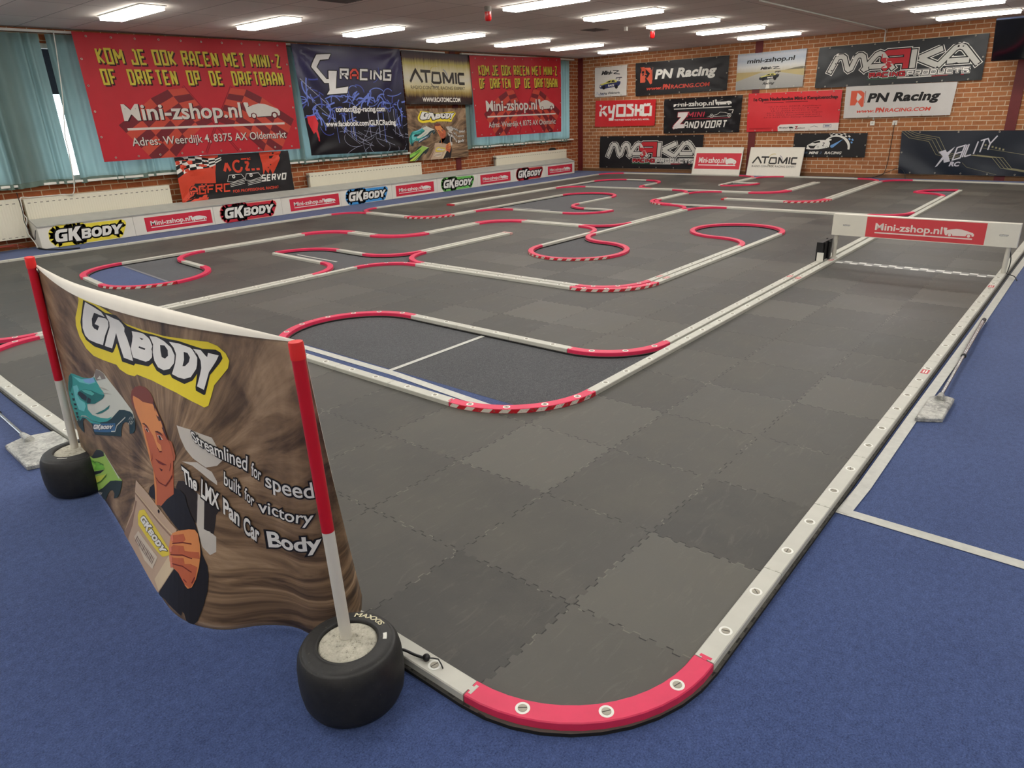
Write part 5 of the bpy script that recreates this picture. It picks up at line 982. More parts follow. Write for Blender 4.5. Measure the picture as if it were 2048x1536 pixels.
ACOL = dict(lightpatch=(196,190,180), darkpatch=(44,38,36), yellow=(236,214,52), black=(26,24,26), white=(230,228,222), pale=(206,208,196), teal=(58,160,154), tealdark=(30,112,108), tealmid=(84,180,168), aqua=(112,200,200), sky=(130,176,220), cockpit=(36,44,52),
  greyshade=(170,168,156), nosegrey=(132,122,114), carband=(26,56,62), bluepatch=(56,104,146), green=(156,196,92), greendark=(70,118,46), greenmid=(116,186,70), greenlight=(150,214,96), greenyellow=(196,208,84), carband2=(42,56,56), jacket=(30,29,33), skin=(186,98,66), skinlight=(216,140,84), hair=(124,64,52),
  hairdark=(64,38,36), ear=(164,90,60), brow=(88,46,42), eyewhite=(206,196,188), eye=(40,28,28), lip=(116,44,38), bag=(190,164,140), bagdark=(146,118,100), baglight=(212,192,160), yellowbag=(226,204,72), baglabel=(212,198,178), barcode=(120,98,84), nail=(218,128,104))
def quad_map(q):
    (a, b, c, d) = [Vector(p) for p in q]     # lower left, lower right, upper right, upper left
    return lambda s_, t_: (a*(1-s_)+b*s_)*(1-t_)+(d*(1-s_)+c*s_)*t_
def gk_artwork(keep=None):
    A = Art(1.0, 1.0); fl = lambda q: [(u, 1-v) for u, v in q]
    for it in ARTD:
        k = it[0]
        if k == 'p': A.poly(fl(it[3]), P(*ACOL[it[1]]), it[2], [fl(h) for h in it[4]])
        elif k == 's':
            pts = fl(it[4]); asp = 1.9; pts2 = [(x*asp, y) for x, y in pts]
            for q in stroke_quads(pts2, it[3]*1.0): A.tri([(x/asp, y) for x, y in q], [(0,1,2,3)], P(*ACOL[it[1]]), it[2])
        elif k in ('t', 'w'):
            txt, b, q = (it[1], it[2], it[3]) if k == 't' else (it[1], 0, it[4]); g = quad_map(fl(q)); v, fs, w = text_geo(txt, 0.03 if b else 0.012)
            fit = lambda vv: [tuple(g(x/w, y)) for x, y in vv]
            if k == 't':
                v2, f2, w2 = text_geo(txt, 0.105 if b else 0.085); ex = (w2-w)/2
                A.tri([tuple(g((x-ex)/w, y)) for x, y in v2], f2, P(*ACOL['black']), 8)
            A.tri(fit(v), fs, P(*ACOL['white']), 9)
        elif k == 'logo':
            g = quad_map(fl(it[3])); 
            for o, hs in GKL:
                tr = lambda q_: [tuple(g(x/5.6, y/1.05)) for x, y in q_]
                for d_ in dilate(o, 0.09): A.poly(tr(d_), P(100, 90, 70) if it[2] > 7 else P(40, 60, 80), it[2])
                A.poly(tr(o), P(*ACOL['white']), it[2]+1, [tr(h) for h in hs])
    return A
A = gk_artwork()
big = empty('sagging_banner', (0.84, 2.3, 0.0)); tag(big, 'large cloth banner with a cartoon man and yellow-edged logo, sagging between posts', 'banner')
sheet_o = A.build('sheet', BLUR, lambda x, y, l: tuple(Vector(Sf(x, y, l))-Vector((0.84, 2.3, 0.0))), 64, 34, big, 0.00045, BACKW, 0.0015)
# top hem folded forward, showing the white back
m = MB(); n = 60; prof = [(0.0, 0.004), (-0.010, 0.006), (-0.018, -0.004), (-0.024, -0.020), (-0.027, -0.038)]
for i in range(n+1):
    u_ = i/n; a = along(_tc, u_); b = along(_tc, min(u_+0.01, 1))-along(_tc, max(u_-0.01, 0)); nn = Vector((-b.y, b.x, 0)).normalized()
    if nn.x > 0: nn = -nn
    k = math.sin(math.pi*u_)**0.7*(1.25-0.55*u_)
    for o_, z_ in prof: m.add([tuple(a+nn*(-o_)*max(k, 0.12)*1.0+Vector((0, 0, z_*max(k, 0.1)))-Vector((0.84, 2.3, 0)))], [])
p_ = len(prof)
for i in range(n):
    for k in range(p_-1): m.smooth.add(len(m.f)); m.f.append([i*p_+k, i*p_+k+1, (i+1)*p_+k+1, (i+1)*p_+k]); m.m.append(0)
m.build('folded_hem', BACKW, big)
STEEL = M('eyelet_steel', (196, 190, 176), 0.3, 0.8)
def torus(R_, r_, n=18, k=6):
    m = MB(); m.tube([(R_*math.cos(2*math.pi*i/n), R_*math.sin(2*math.pi*i/n), 0) for i in range(n)], r_, k, closed=True); return m
EYELET = torus(0.0085, 0.0028).mesh('eyelet', STEEL)
for (u_, v_), rx in (((0.012, 0.02), 1.2), ((0.985, 0.02), 1.2)):
    e = link(bpy.data.objects.new('eyelet', EYELET), big); e.location = Vector(Sf(u_, 1-v_, 0.002))-Vector((0.84, 2.3, 0)); e.rotation_euler = (1.4, 0, 1.35)
for u_, dy in ((0.985, -0.010), (0.012, 0.012)):
    m = MB(); R_ = 0.012; p = Vector(Sf(u_, 0.975, 0.0))-Vector((0.84, 2.3, 0))
    m.tube([p+Vector((-0.006, dy+R_*math.cos(2*math.pi*i/16), R_*math.sin(2*math.pi*i/16)+0.008)) for i in range(16)], 0.0016, 6, closed=True); m.build('split_ring', STEEL, big)

# ------------------------------------------------------------------ banners on the walls
EYE_S = torus(0.011, 0.004, 12, 5).mesh('eyelet', STEEL)
def banner(name, label, wall, c, A, base, off=0.03, folds=None, nx=None, ny=None, eyelets=(0, 0, 0), back=None, group='printed banners'):
    """wall: 'L' or 'B'; c: corners (h, z) upper-left, upper-right, lower-right, lower-left as seen; h runs along the wall"""
    w, h = A.w, A.h; nx = nx or max(6, int(w/0.07)); ny = ny or max(5, int(h/0.07)); fo = folds or (lambda s, t_: 0.004*math.sin(7*s+3*t_))
    tl, tr, br, bl = [Vector(p) for p in c]
    loc = Vector(((c[0][0]+c[1][0])/2, YL-off, (c[0][1]+c[3][1])/2)) if wall == 'L' else Vector((XB-off, (c[0][0]+c[1][0])/2, (c[0][1]+c[3][1])/2))
    r = empty(name, loc); tag(r, label, 'banner', group)
    def f(x, y, l):
        s, t_ = x/w, y/h; p = (bl*(1-s)+br*s)*(1-t_)+(tl*(1-s)+tr*s)*t_; d = max(0.0, fo(s, t_))+0.002+l
        return tuple((Vector((p.x, YL-off-d, p.y)) if wall == 'L' else Vector((XB-off-d, p.x, p.y)))-loc)
    A.build('sheet', base, f, nx, ny, r, 0.0009, back)
    spots = [((i+0.5)/eyelets[0], 0.97) for i in range(eyelets[0])]+[((i+0.5)/eyelets[1], 0.03) for i in range(eyelets[1])]+[(s, (i+1)/(eyelets[2]+1)) for i in range(eyelets[2]) for s in (0.012, 0.988)]
    for s, t_ in spots:
        e = link(bpy.data.objects.new('eyelet', EYE_S), r); e.location = Vector(f(w*s, h*t_, 0.006)); e.rotation_euler = (math.pi/2, 0, 0) if wall == 'L' else (0, math.pi/2, 0)
    return r
def corner_folds(a=0.012, n=3):
    def fo(s, t_):
        v = 0.0
        for cs, ct in ((0, 1), (1, 1), (0, 0), (1, 0)):
            dx, dy = abs(s-cs), abs(t_-ct)*0.6; rr = math.hypot(dx, dy); an = math.atan2(dy, dx+1e-6); v += a*math.exp(-rr*4.5)*math.sin(an*9+rr*3)*min(1, rr*14)
        return 0.006+v+0.004*math.sin(5*s+2)
    return fo
def ink(c, tr): return P(*c, tr)
def base_mat(name, col, tr=0.0, rough=0.5, stops=None, speck=None):
    """sheet colour; stops: vertical colour gradient of the print"""
    t = NT(name); uv = t.n('ShaderNodeUVMap').outputs[0]; sp = t.n('ShaderNodeSeparateXYZ'); t.l(uv, sp.inputs[0]); co = t.n('ShaderNodeTexCoord').outputs['Object']
    if stops:
        mp = t.n('ShaderNodeMapping'); mp.inputs['Scale'].default_value = (40, 1.0, 1); t.l(uv, mp.inputs[0]); nz = t.noise(mp.outputs[0], 1.0, 4, 0.6)
        c = t.ramp(t.math('ADD', sp.outputs[1], t.math('MULTIPLY', t.math('SUBTRACT', nz, 0.5), speck or 0.0)), *[(p, rgb(q)) for p, q in stops])
    else:
        nz = t.noise(co, 5, 3); c = t.ramp(nz, (0.3, tuple(v*0.94 for v in rgb(col)[:3])+(1,)), (0.7, rgb(col)))
    t.l(c, t.b.inputs['Base Color']); t.b.inputs['Roughness'].default_value = rough; t.b.inputs['Specular IOR Level'].default_value = 0.35
    if tr:
        tl = t.n('ShaderNodeBsdfTranslucent'); t.l(c, tl.inputs[0]); mx = t.n('ShaderNodeMixShader'); mx.inputs[0].default_value = tr; t.l(t.b.outputs[0], mx.inputs[1]); t.l(tl.outputs[0], mx.inputs[2]); t.l(mx.outputs[0], t.out.inputs[0])
    return t.m

# --- red drift-track banners on the curtains
TRL = 0.30
RED_SHEET = base_mat('red_banner_cloth', (206, 48, 58), TRL, 0.45)
def kom_art(w, h, cond=1.0):
    A = Art(w, h); Yl, Kk, Wh = ink((226, 208, 74), TRL), ink((60, 22, 26), TRL), ink((232, 226, 216), TRL)
    dk, lt, ol = ink((128, 44, 52), TRL), ink((212, 84, 66), TRL), ink((110, 26, 34), TRL)
    # two crossed chequered flags
    def flag(px, py, qx, qy, sgn):
        A.stroke([(px*w, py*h), (qx*w, qy*h)], 0.012*w, ol, 1); A.stroke([(px*w, py*h), (qx*w, qy*h)], 0.008*w, ink((188, 44, 56), TRL), 2)
        n, m_ = 6, 4
        def g(a, b):      # a along the pole from its tip, b away from it
            ex, ey = px-qx, py-qy; x = qx+ex*(0.03+0.50*a)*1.0; y = qy+ey*(0.03+0.50*a)
            return ((x-sgn*(0.33*b*(1-0.12*a)))*w, (y+(-0.16*b-0.10*b*b*(1-a))+0.035*math.sin(b*5)-0.20*a*b)*h)
        for i in range(n):
            for j in range(m_):
                q = [g(i/n, j/m_), g((i+1)/n, j/m_), g((i+1)/n, (j+1)/m_), g(i/n, (j+1)/m_)]
                A.poly(q, dk if (i+j) % 2 else lt, 3)
    flag(0.64, 0.02, 0.42, 0.60, 1); flag(0.47, 0.02, 0.66, 0.60, -1)
    for tx, y, x0, x1 in (('KOM JE OOK RACEN MET MINI-Z', 0.765, 0.075, 0.955), ('OF  DRIFTEN  OP  DE  DRIFTBAAN', 0.605, 0.075, 0.955)):
        for mat, d, ly, g_ in ((Kk, 0.010, 5, 0.002), (Yl, 0.0, 6, 0.0)):
            A.block(tx, x0*w, y*h, 0.125*h, 0.145*0.125*h, mat, ly, width=(x1-x0)*w, slant=-0.06, gap=0.13, lw=0.66, dx=d*w*0.5, dy=-d*h, grow=g_*w)
    for b, mat, ly, d in ((0.03, Kk, 5, 0.004), (0.022, Wh, 6, 0.0)):
        A.text('Mini-zshop.nl', 0.125*w, 0.325*h-d*h, 0.135*h, mat, ly, width=0.565*w, bold=b, dx=d*w)
    car_logo(A, 0.71*w, 0.315*h, 0.20*w, 0.135*h, Kk, 5); car_logo(A, 0.708*w, 0.322*h, 0.20*w, 0.135*h, Wh, 6)
    for cx in (.23, .835): A.poly([(0.708*w+cx*0.2*w+a, 0.332*h+b) for a, b in bez((0,0), 0.028*h, 14)], ol, 7); A.poly([(0.708*w+cx*0.2*w+a, 0.332*h+b) for a, b in bez((0,0), 0.021*h, 14)], Wh, 8)
    A.rect(0.13*w, 0.243*h, 0.925*w, 0.262*h, Wh, 6)
    A.text('Adres: Weerdijk 4, 8375 AX Oldemarkt', 0.135*w, 0.115*h, 0.072*h, Kk, 5, width=0.79*w, bold=0.012, dx=0.003*w, dy=-0.004*h); A.text('Adres: Weerdijk 4, 8375 AX Oldemarkt', 0.135*w, 0.115*h, 0.072*h, Wh, 6, width=0.79*w, bold=0.008)
    return A
hang = lambda s, t_: 0.012+0.010*math.sin(19*s+1.2*math.sin(3*t_))+0.005*math.sin(43*s)
banner('red_banner', 'large red racing banner with yellow lettering hung over the near curtains', 'L', ((4.10,2.735),(7.39,2.745),(7.39,1.06),(4.13,1.06)), kom_art(3.28, 1.68), RED_SHEET, 0.20, hang, 48, 24, (10, 10, 4))
banner('red_banner', 'smaller red racing banner with yellow lettering hung near the room corner', 'L', ((11.84,2.69),(15.11,2.745),(15.11,1.04),(11.95,1.04)), kom_art(3.25, 1.68), RED_SHEET, 0.20, hang, 48, 24, (10, 10, 4))

# --- graffiti banner
GLB = base_mat('graffiti_cloth', None, 0.12, 0.3, [(0.0, (20,18,24)), (0.42, (26,24,34)), (0.62, (38,36,66)), (0.85, (52,46,92)), (1.0, (56,48,74))], 0.12)
A = Art(2.40, 1.84); w, h = A.w, A.h; rnd = random.Random(5); BLU = P(104,124,206); BLD = P(66,78,160); THN = P(170,176,200); WHT = P(232,230,226)
for k in range(95):
    x, y = rnd.uniform(0.02, 0.98)*w, rnd.gauss(0.46, 0.085)*h; a = rnd.uniform(0, 6.28); cv = rnd.uniform(-1, 1)*9; L = rnd.uniform(0.12, 0.42); pts = []
    for i in range(9):
        pts.append((x, y)); a += cv*L/8; x += math.cos(a)*L/8; y += math.sin(a)*L/8*0.9
    A.stroke(pts, rnd.uniform(0.012, 0.032), BLU if rnd.random() < 0.7 else BLD, 1+k % 3)
for k in range(16):
    x = rnd.uniform(0.1, 0.97)*w; y = 0.42*h; A.stroke([(x, y), (x+rnd.uniform(-.01,.01), y-rnd.uniform(0.1, 0.34)*h)], rnd.uniform(0.006, 0.014), BLU if k % 3 else THN, 2)
for k in range(26):
    x, y = rnd.uniform(0.45, 0.98)*w, rnd.uniform(0.04, 0.26)*h; a = rnd.uniform(0, 6.28); cv = rnd.uniform(-1, 1)*5; L = rnd.uniform(0.3, 0.8); pts = []
    for i in range(10):
        pts.append((x, y)); a += cv*L/9; x += math.cos(a)*L/9; y += math.sin(a)*L/9*0.6
    A.stroke(pts, 0.005, THN, 3)
A.stroke([(0.06*w,0.55*h),(0.3*w,0.28*h),(0.62*w,0.06*h)], 0.006, THN, 3); A.stroke([(0.02*w,0.7*h),(0.25*w,0.45*h)], 0.01, THN, 3)
A.poly([(0.02*w,0.36*h),(0.10*w,0.37*h),(0.115*w,0.30*h),(0.095*w,0.24*h),(0.10*w,0.13*h),(0.085*w,0.13*h),(0.08*w,0.22*h),(0.06*w,0.20*h),(0.05*w,0.23*h),(0.02*w,0.30*h)], P(206,44,54), 4)
G_ = [(0.135,0.805),(0.20,0.915),(0.325,0.925),(0.30,0.88),(0.225,0.87),(0.185,0.805),(0.255,0.70),(0.275,0.70),(0.285,0.775),(0.36,0.775),(0.325,0.615),(0.445,0.635),(0.425,0.575),(0.235,0.56),(0.265,0.60),(0.27,0.665),(0.23,0.665)]
A.polys(dilate([(x*w, y*h) for x, y in G_], 0.018), P(*INK_K), 5); A.poly([(x*w, y*h) for x, y in G_], WHT, 6)
for g_, ly, mt in ((0.03, 5, P(*INK_K)), (0.0, 6, WHT)): A.block('RACING', 0.375*w, 0.695*h, 0.105*h, 0.038, mt, ly, width=0.50*w, slant=0.2, lw=0.85, gap=0.13, grow=g_, each=(lambda c, m_=mt, l_=ly: P(214,70,58) if (c == 'A' and l_ == 6) else m_))
for y, tx, x0, ww in ((0.40, 'contact@gl-racing.com', 0.29, 0.49), (0.265, 'www.facebook.com/GLRCRacing', 0.175, 0.70)):
    A.text(tx, x0*w, y*h, 0.052*h, P(*INK_K), 7, width=ww*w, bold=0.10); A.text(tx, x0*w, y*h, 0.052*h, WHT, 8, width=ww*w, bold=0.03)
banner('graffiti_banner', 'square blue and black graffiti banner hung over the curtains', 'L', ((7.48,2.735),(9.90,2.74),(9.93,0.89),(7.60,0.93)), A, GLB, 0.20, corner_folds(0.03), 40, 30, (0, 0, 0))

# --- yellow and black streaked banner
ATB = base_mat('streaked_cloth', None, 0.15, 0.4, [(0.0, (34,24,22)), (0.14, (60,36,30)), (0.24, (176,150,84)), (0.34, (222,210,160)), (0.5, (222,216,196)), (0.66, (224,214,170)), (0.78, (196,180,96)), (0.88, (84,60,56)), (1.0, (52,40,44))], 0.16)
def atomic_art(A, x, y, w, h, ly, ink_=(44,38,30), sub=True):
    k = P(*ink_); s = 0.16*h/0.36
    def L(pts, ww=0.035): A.stroke([(x+a*w, y+b*h) for a, b in pts], ww*w, k, ly)
    L([(.0,.40),(.105,.80),(.21,.40)]); L([(.19,.78),(.37,.78)]); L([(.28,.78),(.28,.39)]); 
    L([(.385,.44),(.405,.74),(.53,.74),(.545,.44),(.52,.40),(.41,.40),(.385,.44)], 0.03)
    L([(.60,.38),(.60,.78)]); L([(.60,.76),(.695,.42),(.775,.76)]); L([(.775,.78),(.775,.38)]); L([(.835,.78),(.835,.38)]); L([(1.0,.74),(.90,.74),(.885,.70),(.885,.44),(.90,.40),(1.0,.40)])
    A.stroke([(x+(.55+.12*math.cos(a))*w, y+(.62+.28*math.sin(a))*h) for a in [(-0.6+1.7*i/9) for i in range(10)]], 0.016*w, P(150,150,160), ly-1)
    A.stroke([(x+(.45+.09*math.cos(a))*w, y+(.42+.17*math.sin(a))*h) for a in [(3.4+1.9*i/9) for i in range(10)]], 0.014*w, P(150,140,120), ly-1)
    A.stroke([(x+(.47+.10*math.cos(a))*w, y+(.80+.17*math.sin(a))*h) for a in [(1.2+1.9*i/9) for i in range(10)]], 0.010*w, P(206,186,96), ly-1)
    if sub: A.text('RADIO CONTROL RACING EXPERT', x, y+.17*h, 0.12*h, k, ly, width=w, bold=0.0)
A = Art(1.93, 0.98); atomic_art(A, 0.09*A.w, 0.20*A.h, 0.81*A.w, 0.56*A.h, 3)
A.text('WWW.RCATOMIC.COM', 0.24*A.w, 0.055*A.h, 0.085*A.h, P(232,226,216), 3, width=0.57*A.w, bold=0.03, shear=0.12)
banner('streaked_banner', 'yellow and black streaked banner hung over the brick pier', 'L', ((9.95,2.73),(11.88,2.70),(11.90,1.72),(9.98,1.75)), A, ATB, 0.17, corner_folds(0.02), 28, 14, (0, 0, 0))
# --- the small version of the cartoon banner
A = gk_artwork(); A2 = Art(1.78, 1.0)
for v, f_, mi_, ly in A.items: A2.items.append(([(x*1.78, y) for x, y in v], f_, mi_, ly))
A2.mats = A.mats
banner('cartoon_banner', 'small cartoon man banner on the brick pier between the curtains', 'L', ((10.07,1.67),(11.84,1.66),(11.80,0.64),(10.05,0.66)), A2, BLUR, 0.07, lambda s, t_: 0.004, 24, 14, (0, 0, 0))
# --- orange and black servo banner
AGB = base_mat('servo_cloth', (32, 30, 32), 0.0, 0.45); A = Art(2.02, 0.70); w, h = A.w, A.h; OR = P(206,68,44); WH = P(*INK_W); BK = P(*INK_K)
A.poly([(0,0),(0.20*w,0),(0.22*w,0.10*h),(0.27*w,0.25*h),(0.30*w,0.40*h),(0.31*w,0.62*h),(0.33*w,0.80*h),(0.36*w,h),(0,h)], OR, 1)
A.poly([(0.72*w,h),(0.93*w,h),(0.90*w,0.80*h),(0.86*w,0.62*h),(0.82*w,0.48*h),(0.80*w,0.62*h),(0.78*w,0.50*h),(0.755*w,0.60*h),(0.73*w,0.48*h),(0.735*w,0.75*h)], OR, 1)
def fl(a, b): return (a*0.38*w, (1-0.42*b*(1-a*0.75)+0.05*math.sin(a*6))*h-0.02*h)
for i in range(7):
    for j in range(5): A.poly([fl(i/7, j/5), fl((i+1)/7, j/5), fl((i+1)/7, (j+1)/5), fl(i/7, (j+1)/5)], WH if (i+j) % 2 else BK, 2)
A.block('^', 0.38*w, 0.60*h, 0.24*h, 0.045, OR, 2, slant=0.02, lw=0.8); A.stroke([(0.51*w+0.075*math.cos(a), 0.72*h+0.085*math.sin(a)) for a in [0.9+5.2*i/16 for i in range(17)]], 0.036, OR, 2); A.block('Z', 0.57*w, 0.60*h, 0.22*h, 0.038, OR, 2, lw=0.7); A.rect(0.63*w, 0.60*h, 0.66*w, 0.65*h, OR, 2); A.rect(0.675*w, 0.60*h, 0.705*w, 0.65*h, OR, 2); A.rect(0.55*w, 0.86*h, 0.60*w, 0.89*h, OR, 2)
A.text('RC', 0.605*w, 0.845*h, 0.05*h, OR, 2, bold=0.04)
A.poly([(0.04*w,0.10*h),(0.13*w,0.42*h),(0.42*w,0.37*h),(0.44*w,0.20*h),(0.36*w,0.15*h)], BK, 2)
for g_, ly, mt in ((0.016, 3, BK), (0.0, 4, P(214,74,48))): A.block('AGFRC', 0.075*w, 0.175*h, 0.19*h, 0.024, mt, ly, width=0.34*w, slant=0.12, lw=0.9, grow=g_)
for x in (0.40, 0.555):
    A.poly([(x*w,0.28*h),(x*w+0.16*w,0.34*h),(x*w+0.165*w,0.52*h),(x*w+0.02*w,0.54*h)], BK, 3)
    for y in (0.30, 0.335, 0.37): A.stroke([(x*w+0.02*w,y*h-0.02*h),(x*w+0.15*w,y*h+0.03*h)], 0.008, WH, 4)
    A.stroke([(x*w,0.40*h),(x*w+0.05*w,0.38*h),(x*w+0.155*w,0.44*h),(x*w+0.13*w,0.54*h),(x*w+0.02*w,0.54*h),(x*w,0.40*h)], 0.007, WH, 4); A.polys([bez((x*w+0.06*w, 0.50*h), 0.028, 14)], WH, 4); A.polys([bez((x*w+0.06*w, 0.50*h), 0.012, 10)], BK, 5)
A.block('SERVO', 0.70*w, 0.33*h, 0.16*h, 0.022, WH, 4, width=0.235*w, slant=0.25, lw=0.85); A.text('FOR PROFESSIONAL RACING...', 0.435*w, 0.14*h, 0.065*h, P(206,74,54), 4, width=0.44*w, bold=0.02)
sl = banner('servo_banner', 'orange and black banner with a chequered corner below the large red one', 'L', ((5.15,1.055),(7.16,1.04),(7.17,0.33),(5.14,0.35)), A, AGB, 0.165, corner_folds(0.02), 30, 12, (0, 0, 0))

# --- back wall
WHT = P(*INK_W); BK = P(*INK_K)
BLACKC = base_mat('black_cloth_banner', (30, 29, 31), 0, 0.42); WHITEC = base_mat('white_cloth_banner', (214, 210, 202), 0, 0.5)
def race_car(A, x, y, w, h, ly, body=(48,54,96), top=(206,200,96)):
    g = lambda q: [(x+a*w, y+b*h) for a, b in q]
    A.poly(g([(0,.2),(.05,.5),(.3,.68),(.45,.9),(.7,.95),(.85,.75),(1,.7),(.97,.4),(.9,.2),(.3,0),(.08,.02)]), P(*body), ly)
    A.poly(g([(.05,.5),(.3,.68),(.45,.9),(.7,.95),(.85,.75),(.8,.62),(.55,.62),(.3,.5),(.1,.4)]), P(*top), ly+1); A.poly(g([(.33,.66),(.46,.84),(.55,.86),(.52,.66)]), P(30,30,36), ly+2); A.poly(g([(.57,.67),(.59,.86),(.7,.86),(.74,.70)]), P(30,30,36), ly+2)
    A.stroke(g([(.78,.95),(.8,1.12),(1.05,1.12)]), 0.03*w, P(40,42,60), ly+2); A.stroke(g([(.98,1.15),(.9,.8)]), 0.02*w, P(40,42,60), ly+2)
    for cx in (.22, .80): A.polys([bez((x+cx*w, y+.14*h), 0.075*w, 14)], P(20,20,24), ly+2)
    A.text('RACE', x+.42*w, y+.22*h, .2*h, WHT, ly+3, width=.28*w, bold=0.05, shear=0.2)
def mini_z(A, x, y, w, cap, ly, ink_=(28,26,30)):
    k = P(*ink_); n = len('Mini')
    A.text('Mini-', x, y, cap, k, ly, width=w*0.6, bold=0.05, shear=0.3); A.stroke([(x+.62*w,y+cap*0.9),(x+.95*w,y+cap*0.75),(x+.66*w,y+cap*0.1),(x+1.0*w,y-cap*0.15)], cap*0.2, k, ly)
A = Art(0.95, 0.70); w, h = A.w, A.h; mini_z(A, 0.2*w, 0.74*h, 0.58*w, 0.13*h, 2); race_car(A, 0.13*w, 0.27*h, 0.68*w, 0.30*h, 1)
A.text('Racing Oldemarkt', 0.16*w, 0.08*h, 0.075*h, P(28,28,34), 2, width=0.64*w, bold=0.02, shear=0.35); [A.stroke([(0.04*w,(0.16-0.03*i)*h),(0.30*w,(0.13-0.03*i)*h)], 0.006, P(110,120,170), 1) for i in range(4)]
banner('car_banner', 'small white banner with a dark blue race car high beside the room corner', 'B', ((10.86,2.52),(9.91,2.53),(9.91,1.83),(10.86,1.83)), A, WHITEC, 0.03, corner_folds(0.016), 14, 10, (3, 3, 0))
def pn_art(w, h, ink_, web):
    A = Art(w, h); k = P(*ink_); o = P(214, 92, 64)
    A.poly([(.055*w,.40*h),(.055*w,.86*h),(.15*w,.86*h),(.185*w,.78*h),(.19*w,.36*h),(.17*w,.33*h),(.125*w,.52*h),(.105*w,.40*h)], o, 1); A.poly([(.118*w,.80*h),(.165*w,.66*h),(.13*w,.52*h),(.112*w,.60*h)], P(28,27,30) if web else P(214,210,202), 2); A.stroke([(.195*w,.46*h),(.195*w,.84*h)], .006*w, P(150,90,80), 1)
    A.text('PN Racing', .22*w, .49*h, .27*h, k, 2, width=.66*w, bold=0.045, shear=0.16, spacing=1.05)
    A.text('www.', .13*w, .16*h, .105*h, P(206,76,60), 2, width=.17*w, bold=0.03, shear=0.35); A.text('PN', .31*w, .16*h, .14*h, P(206,76,60), 2, width=.085*w, bold=0.06, shear=0.1); A.text('RACING.COM', .40*w, .16*h, .115*h, P(206,76,60), 2, width=.42*w, bold=0.03, shear=0.12)
    return A
banner('black_banner', 'black banner with white brush lettering and an orange emblem', 'B', ((9.67,2.545),(7.27,2.545),(7.28,1.83),(9.65,1.80)), pn_art(2.39, 0.73, INK_W, True), BLACKC, 0.03, corner_folds(0.022), 30, 12, (4, 3, 1))
banner('white_banner', 'white banner with black brush lettering below the large black one', 'B', ((4.71,1.77),(2.74,1.76),(2.77,1.18),(4.69,1.17)), pn_art(1.96, 0.59, INK_K, False), base_mat('thin_white_cloth', (206,203,198), 0, 0.5), 0.05, lambda s, t_: 0.008+0.006*math.sin(9*s)*(1-t_), 26, 10, (0, 2, 0))
ROADB = base_mat('road_picture', None, 0, 0.45, [(0.0, (150,150,146)), (0.30, (164,162,156)), (0.42, (176,172,160)), (0.46, (188,176,138)), (0.5, (196,190,172)), (0.62, (208,208,204)), (0.8, (176,186,198)), (0.92, (196,200,206)), (1.0, (160,172,186))], 0.10)
A = Art(1.50, 0.73); w, h = A.w, A.h; A.poly([(0,.24*h),(.38*w,.46*h),(.40*w,.47*h),(0,.49*h)], P(178,160,112), 1); A.poly([(w,.30*h),(.56*w,.47*h),(w,.50*h)], P(182,166,118), 1); A.poly([(.46*w,0),(.52*w,0),(.495*w,.36*h)], P(214,212,204), 1)
A.poly([(.72*w,.48*h),(.86*w,.53*h),(.96*w,.55*h),(w,.54*h),(w,.49*h)], P(126,122,104), 1)
A.text('mini-zshop.nl', .15*w, .73*h, .125*h, P(28,27,28), 2, width=.70*w, bold=0.025, shear=0.10); mini_z(A, .36*w, .535*h, .29*w, .07*h, 2); race_car(A, .35*w, .24*h, .30*w, .19*h, 2, (34,36,44), (206,198,110)); A.text('Racing', .41*w, .12*h, .06*h, P(28,28,32), 2, width=.18*w, bold=0.03, shear=0.4)
banner('road_banner', 'banner with a pale road photograph and black lettering', 'B', ((7.08,2.54),(5.59,2.55),(5.60,1.82),(7.08,1.81)), A, ROADB, 0.03, lambda s, t_: 0.004, 20, 10, (4, 4, 1))
REDV = base_mat('red_vinyl', (204, 46, 50), 0, 0.3)
A = Art(1.76, 0.61); w, h = A.w, A.h
A.stroke([(.09*w,.40*h),(.09*w,.84*h)], .038*w, WHT, 1); A.stroke([(.19*w,.82*h),(.115*w,.62*h),(.20*w,.42*h)], .038*w, WHT, 1); A.stroke([(.23*w,.82*h),(.245*w,.56*h),(.30*w,.56*h),(.325*w,.82*h)], .036*w, WHT, 1); A.stroke([(.325*w,.82*h),(.30*w,.28*h),(.235*w,.28*h)], .036*w, WHT, 1)
for x in (.375, .80): A.stroke([(x*w,.42*h),(x*w,.80*h),((x+.125)*w,.80*h),((x+.125)*w,.42*h),(x*w,.42*h)], .038*w, WHT, 1)
A.stroke([(.64*w,.80*h),(.535*w,.80*h),(.64*w,.62*h),(.63*w,.42*h),(.53*w,.42*h)], .036*w, WHT, 1)
A.stroke([(.685*w,.38*h),(.685*w,.84*h)], .038*w, WHT, 1); A.stroke([(.765*w,.38*h),(.765*w,.84*h)], .038*w, WHT, 1); A.stroke([(.685*w,.60*h),(.765*w,.60*h)], .038*w, WHT, 1)
A.text('THE FINEST RADIO CONTROL MODELS', .33*w, .22*h, .06*h, WHT, 1, width=.60*w, bold=0.03)
banner('red_banner', 'red banner with bold white five-stroke lettering left of the black one', 'B', ((10.83,1.74),(9.08,1.71),(9.09,1.11),(10.85,1.11)), A, REDV, 0.03, corner_folds(0.012), 20, 9, (0, 0, 0))
A = Art(1.95, 0.78); w, h = A.w, A.h
A.text('Mini-zshop.nl', .13*w, .77*h, .135*h, WHT, 2, width=.52*w, bold=0.03); car_logo(A, .66*w, .77*h, .215*w, .15*h, WHT, 2); A.rect(.135*w, .69*h, .875*w, .712*h, WHT, 2)
z = [(.19,.60),(.34,.60),(.30,.46),(.22,.26),(.285,.26),(.265,.14),(.115,.12),(.135,.22),(.235,.47),(.185,.47)]
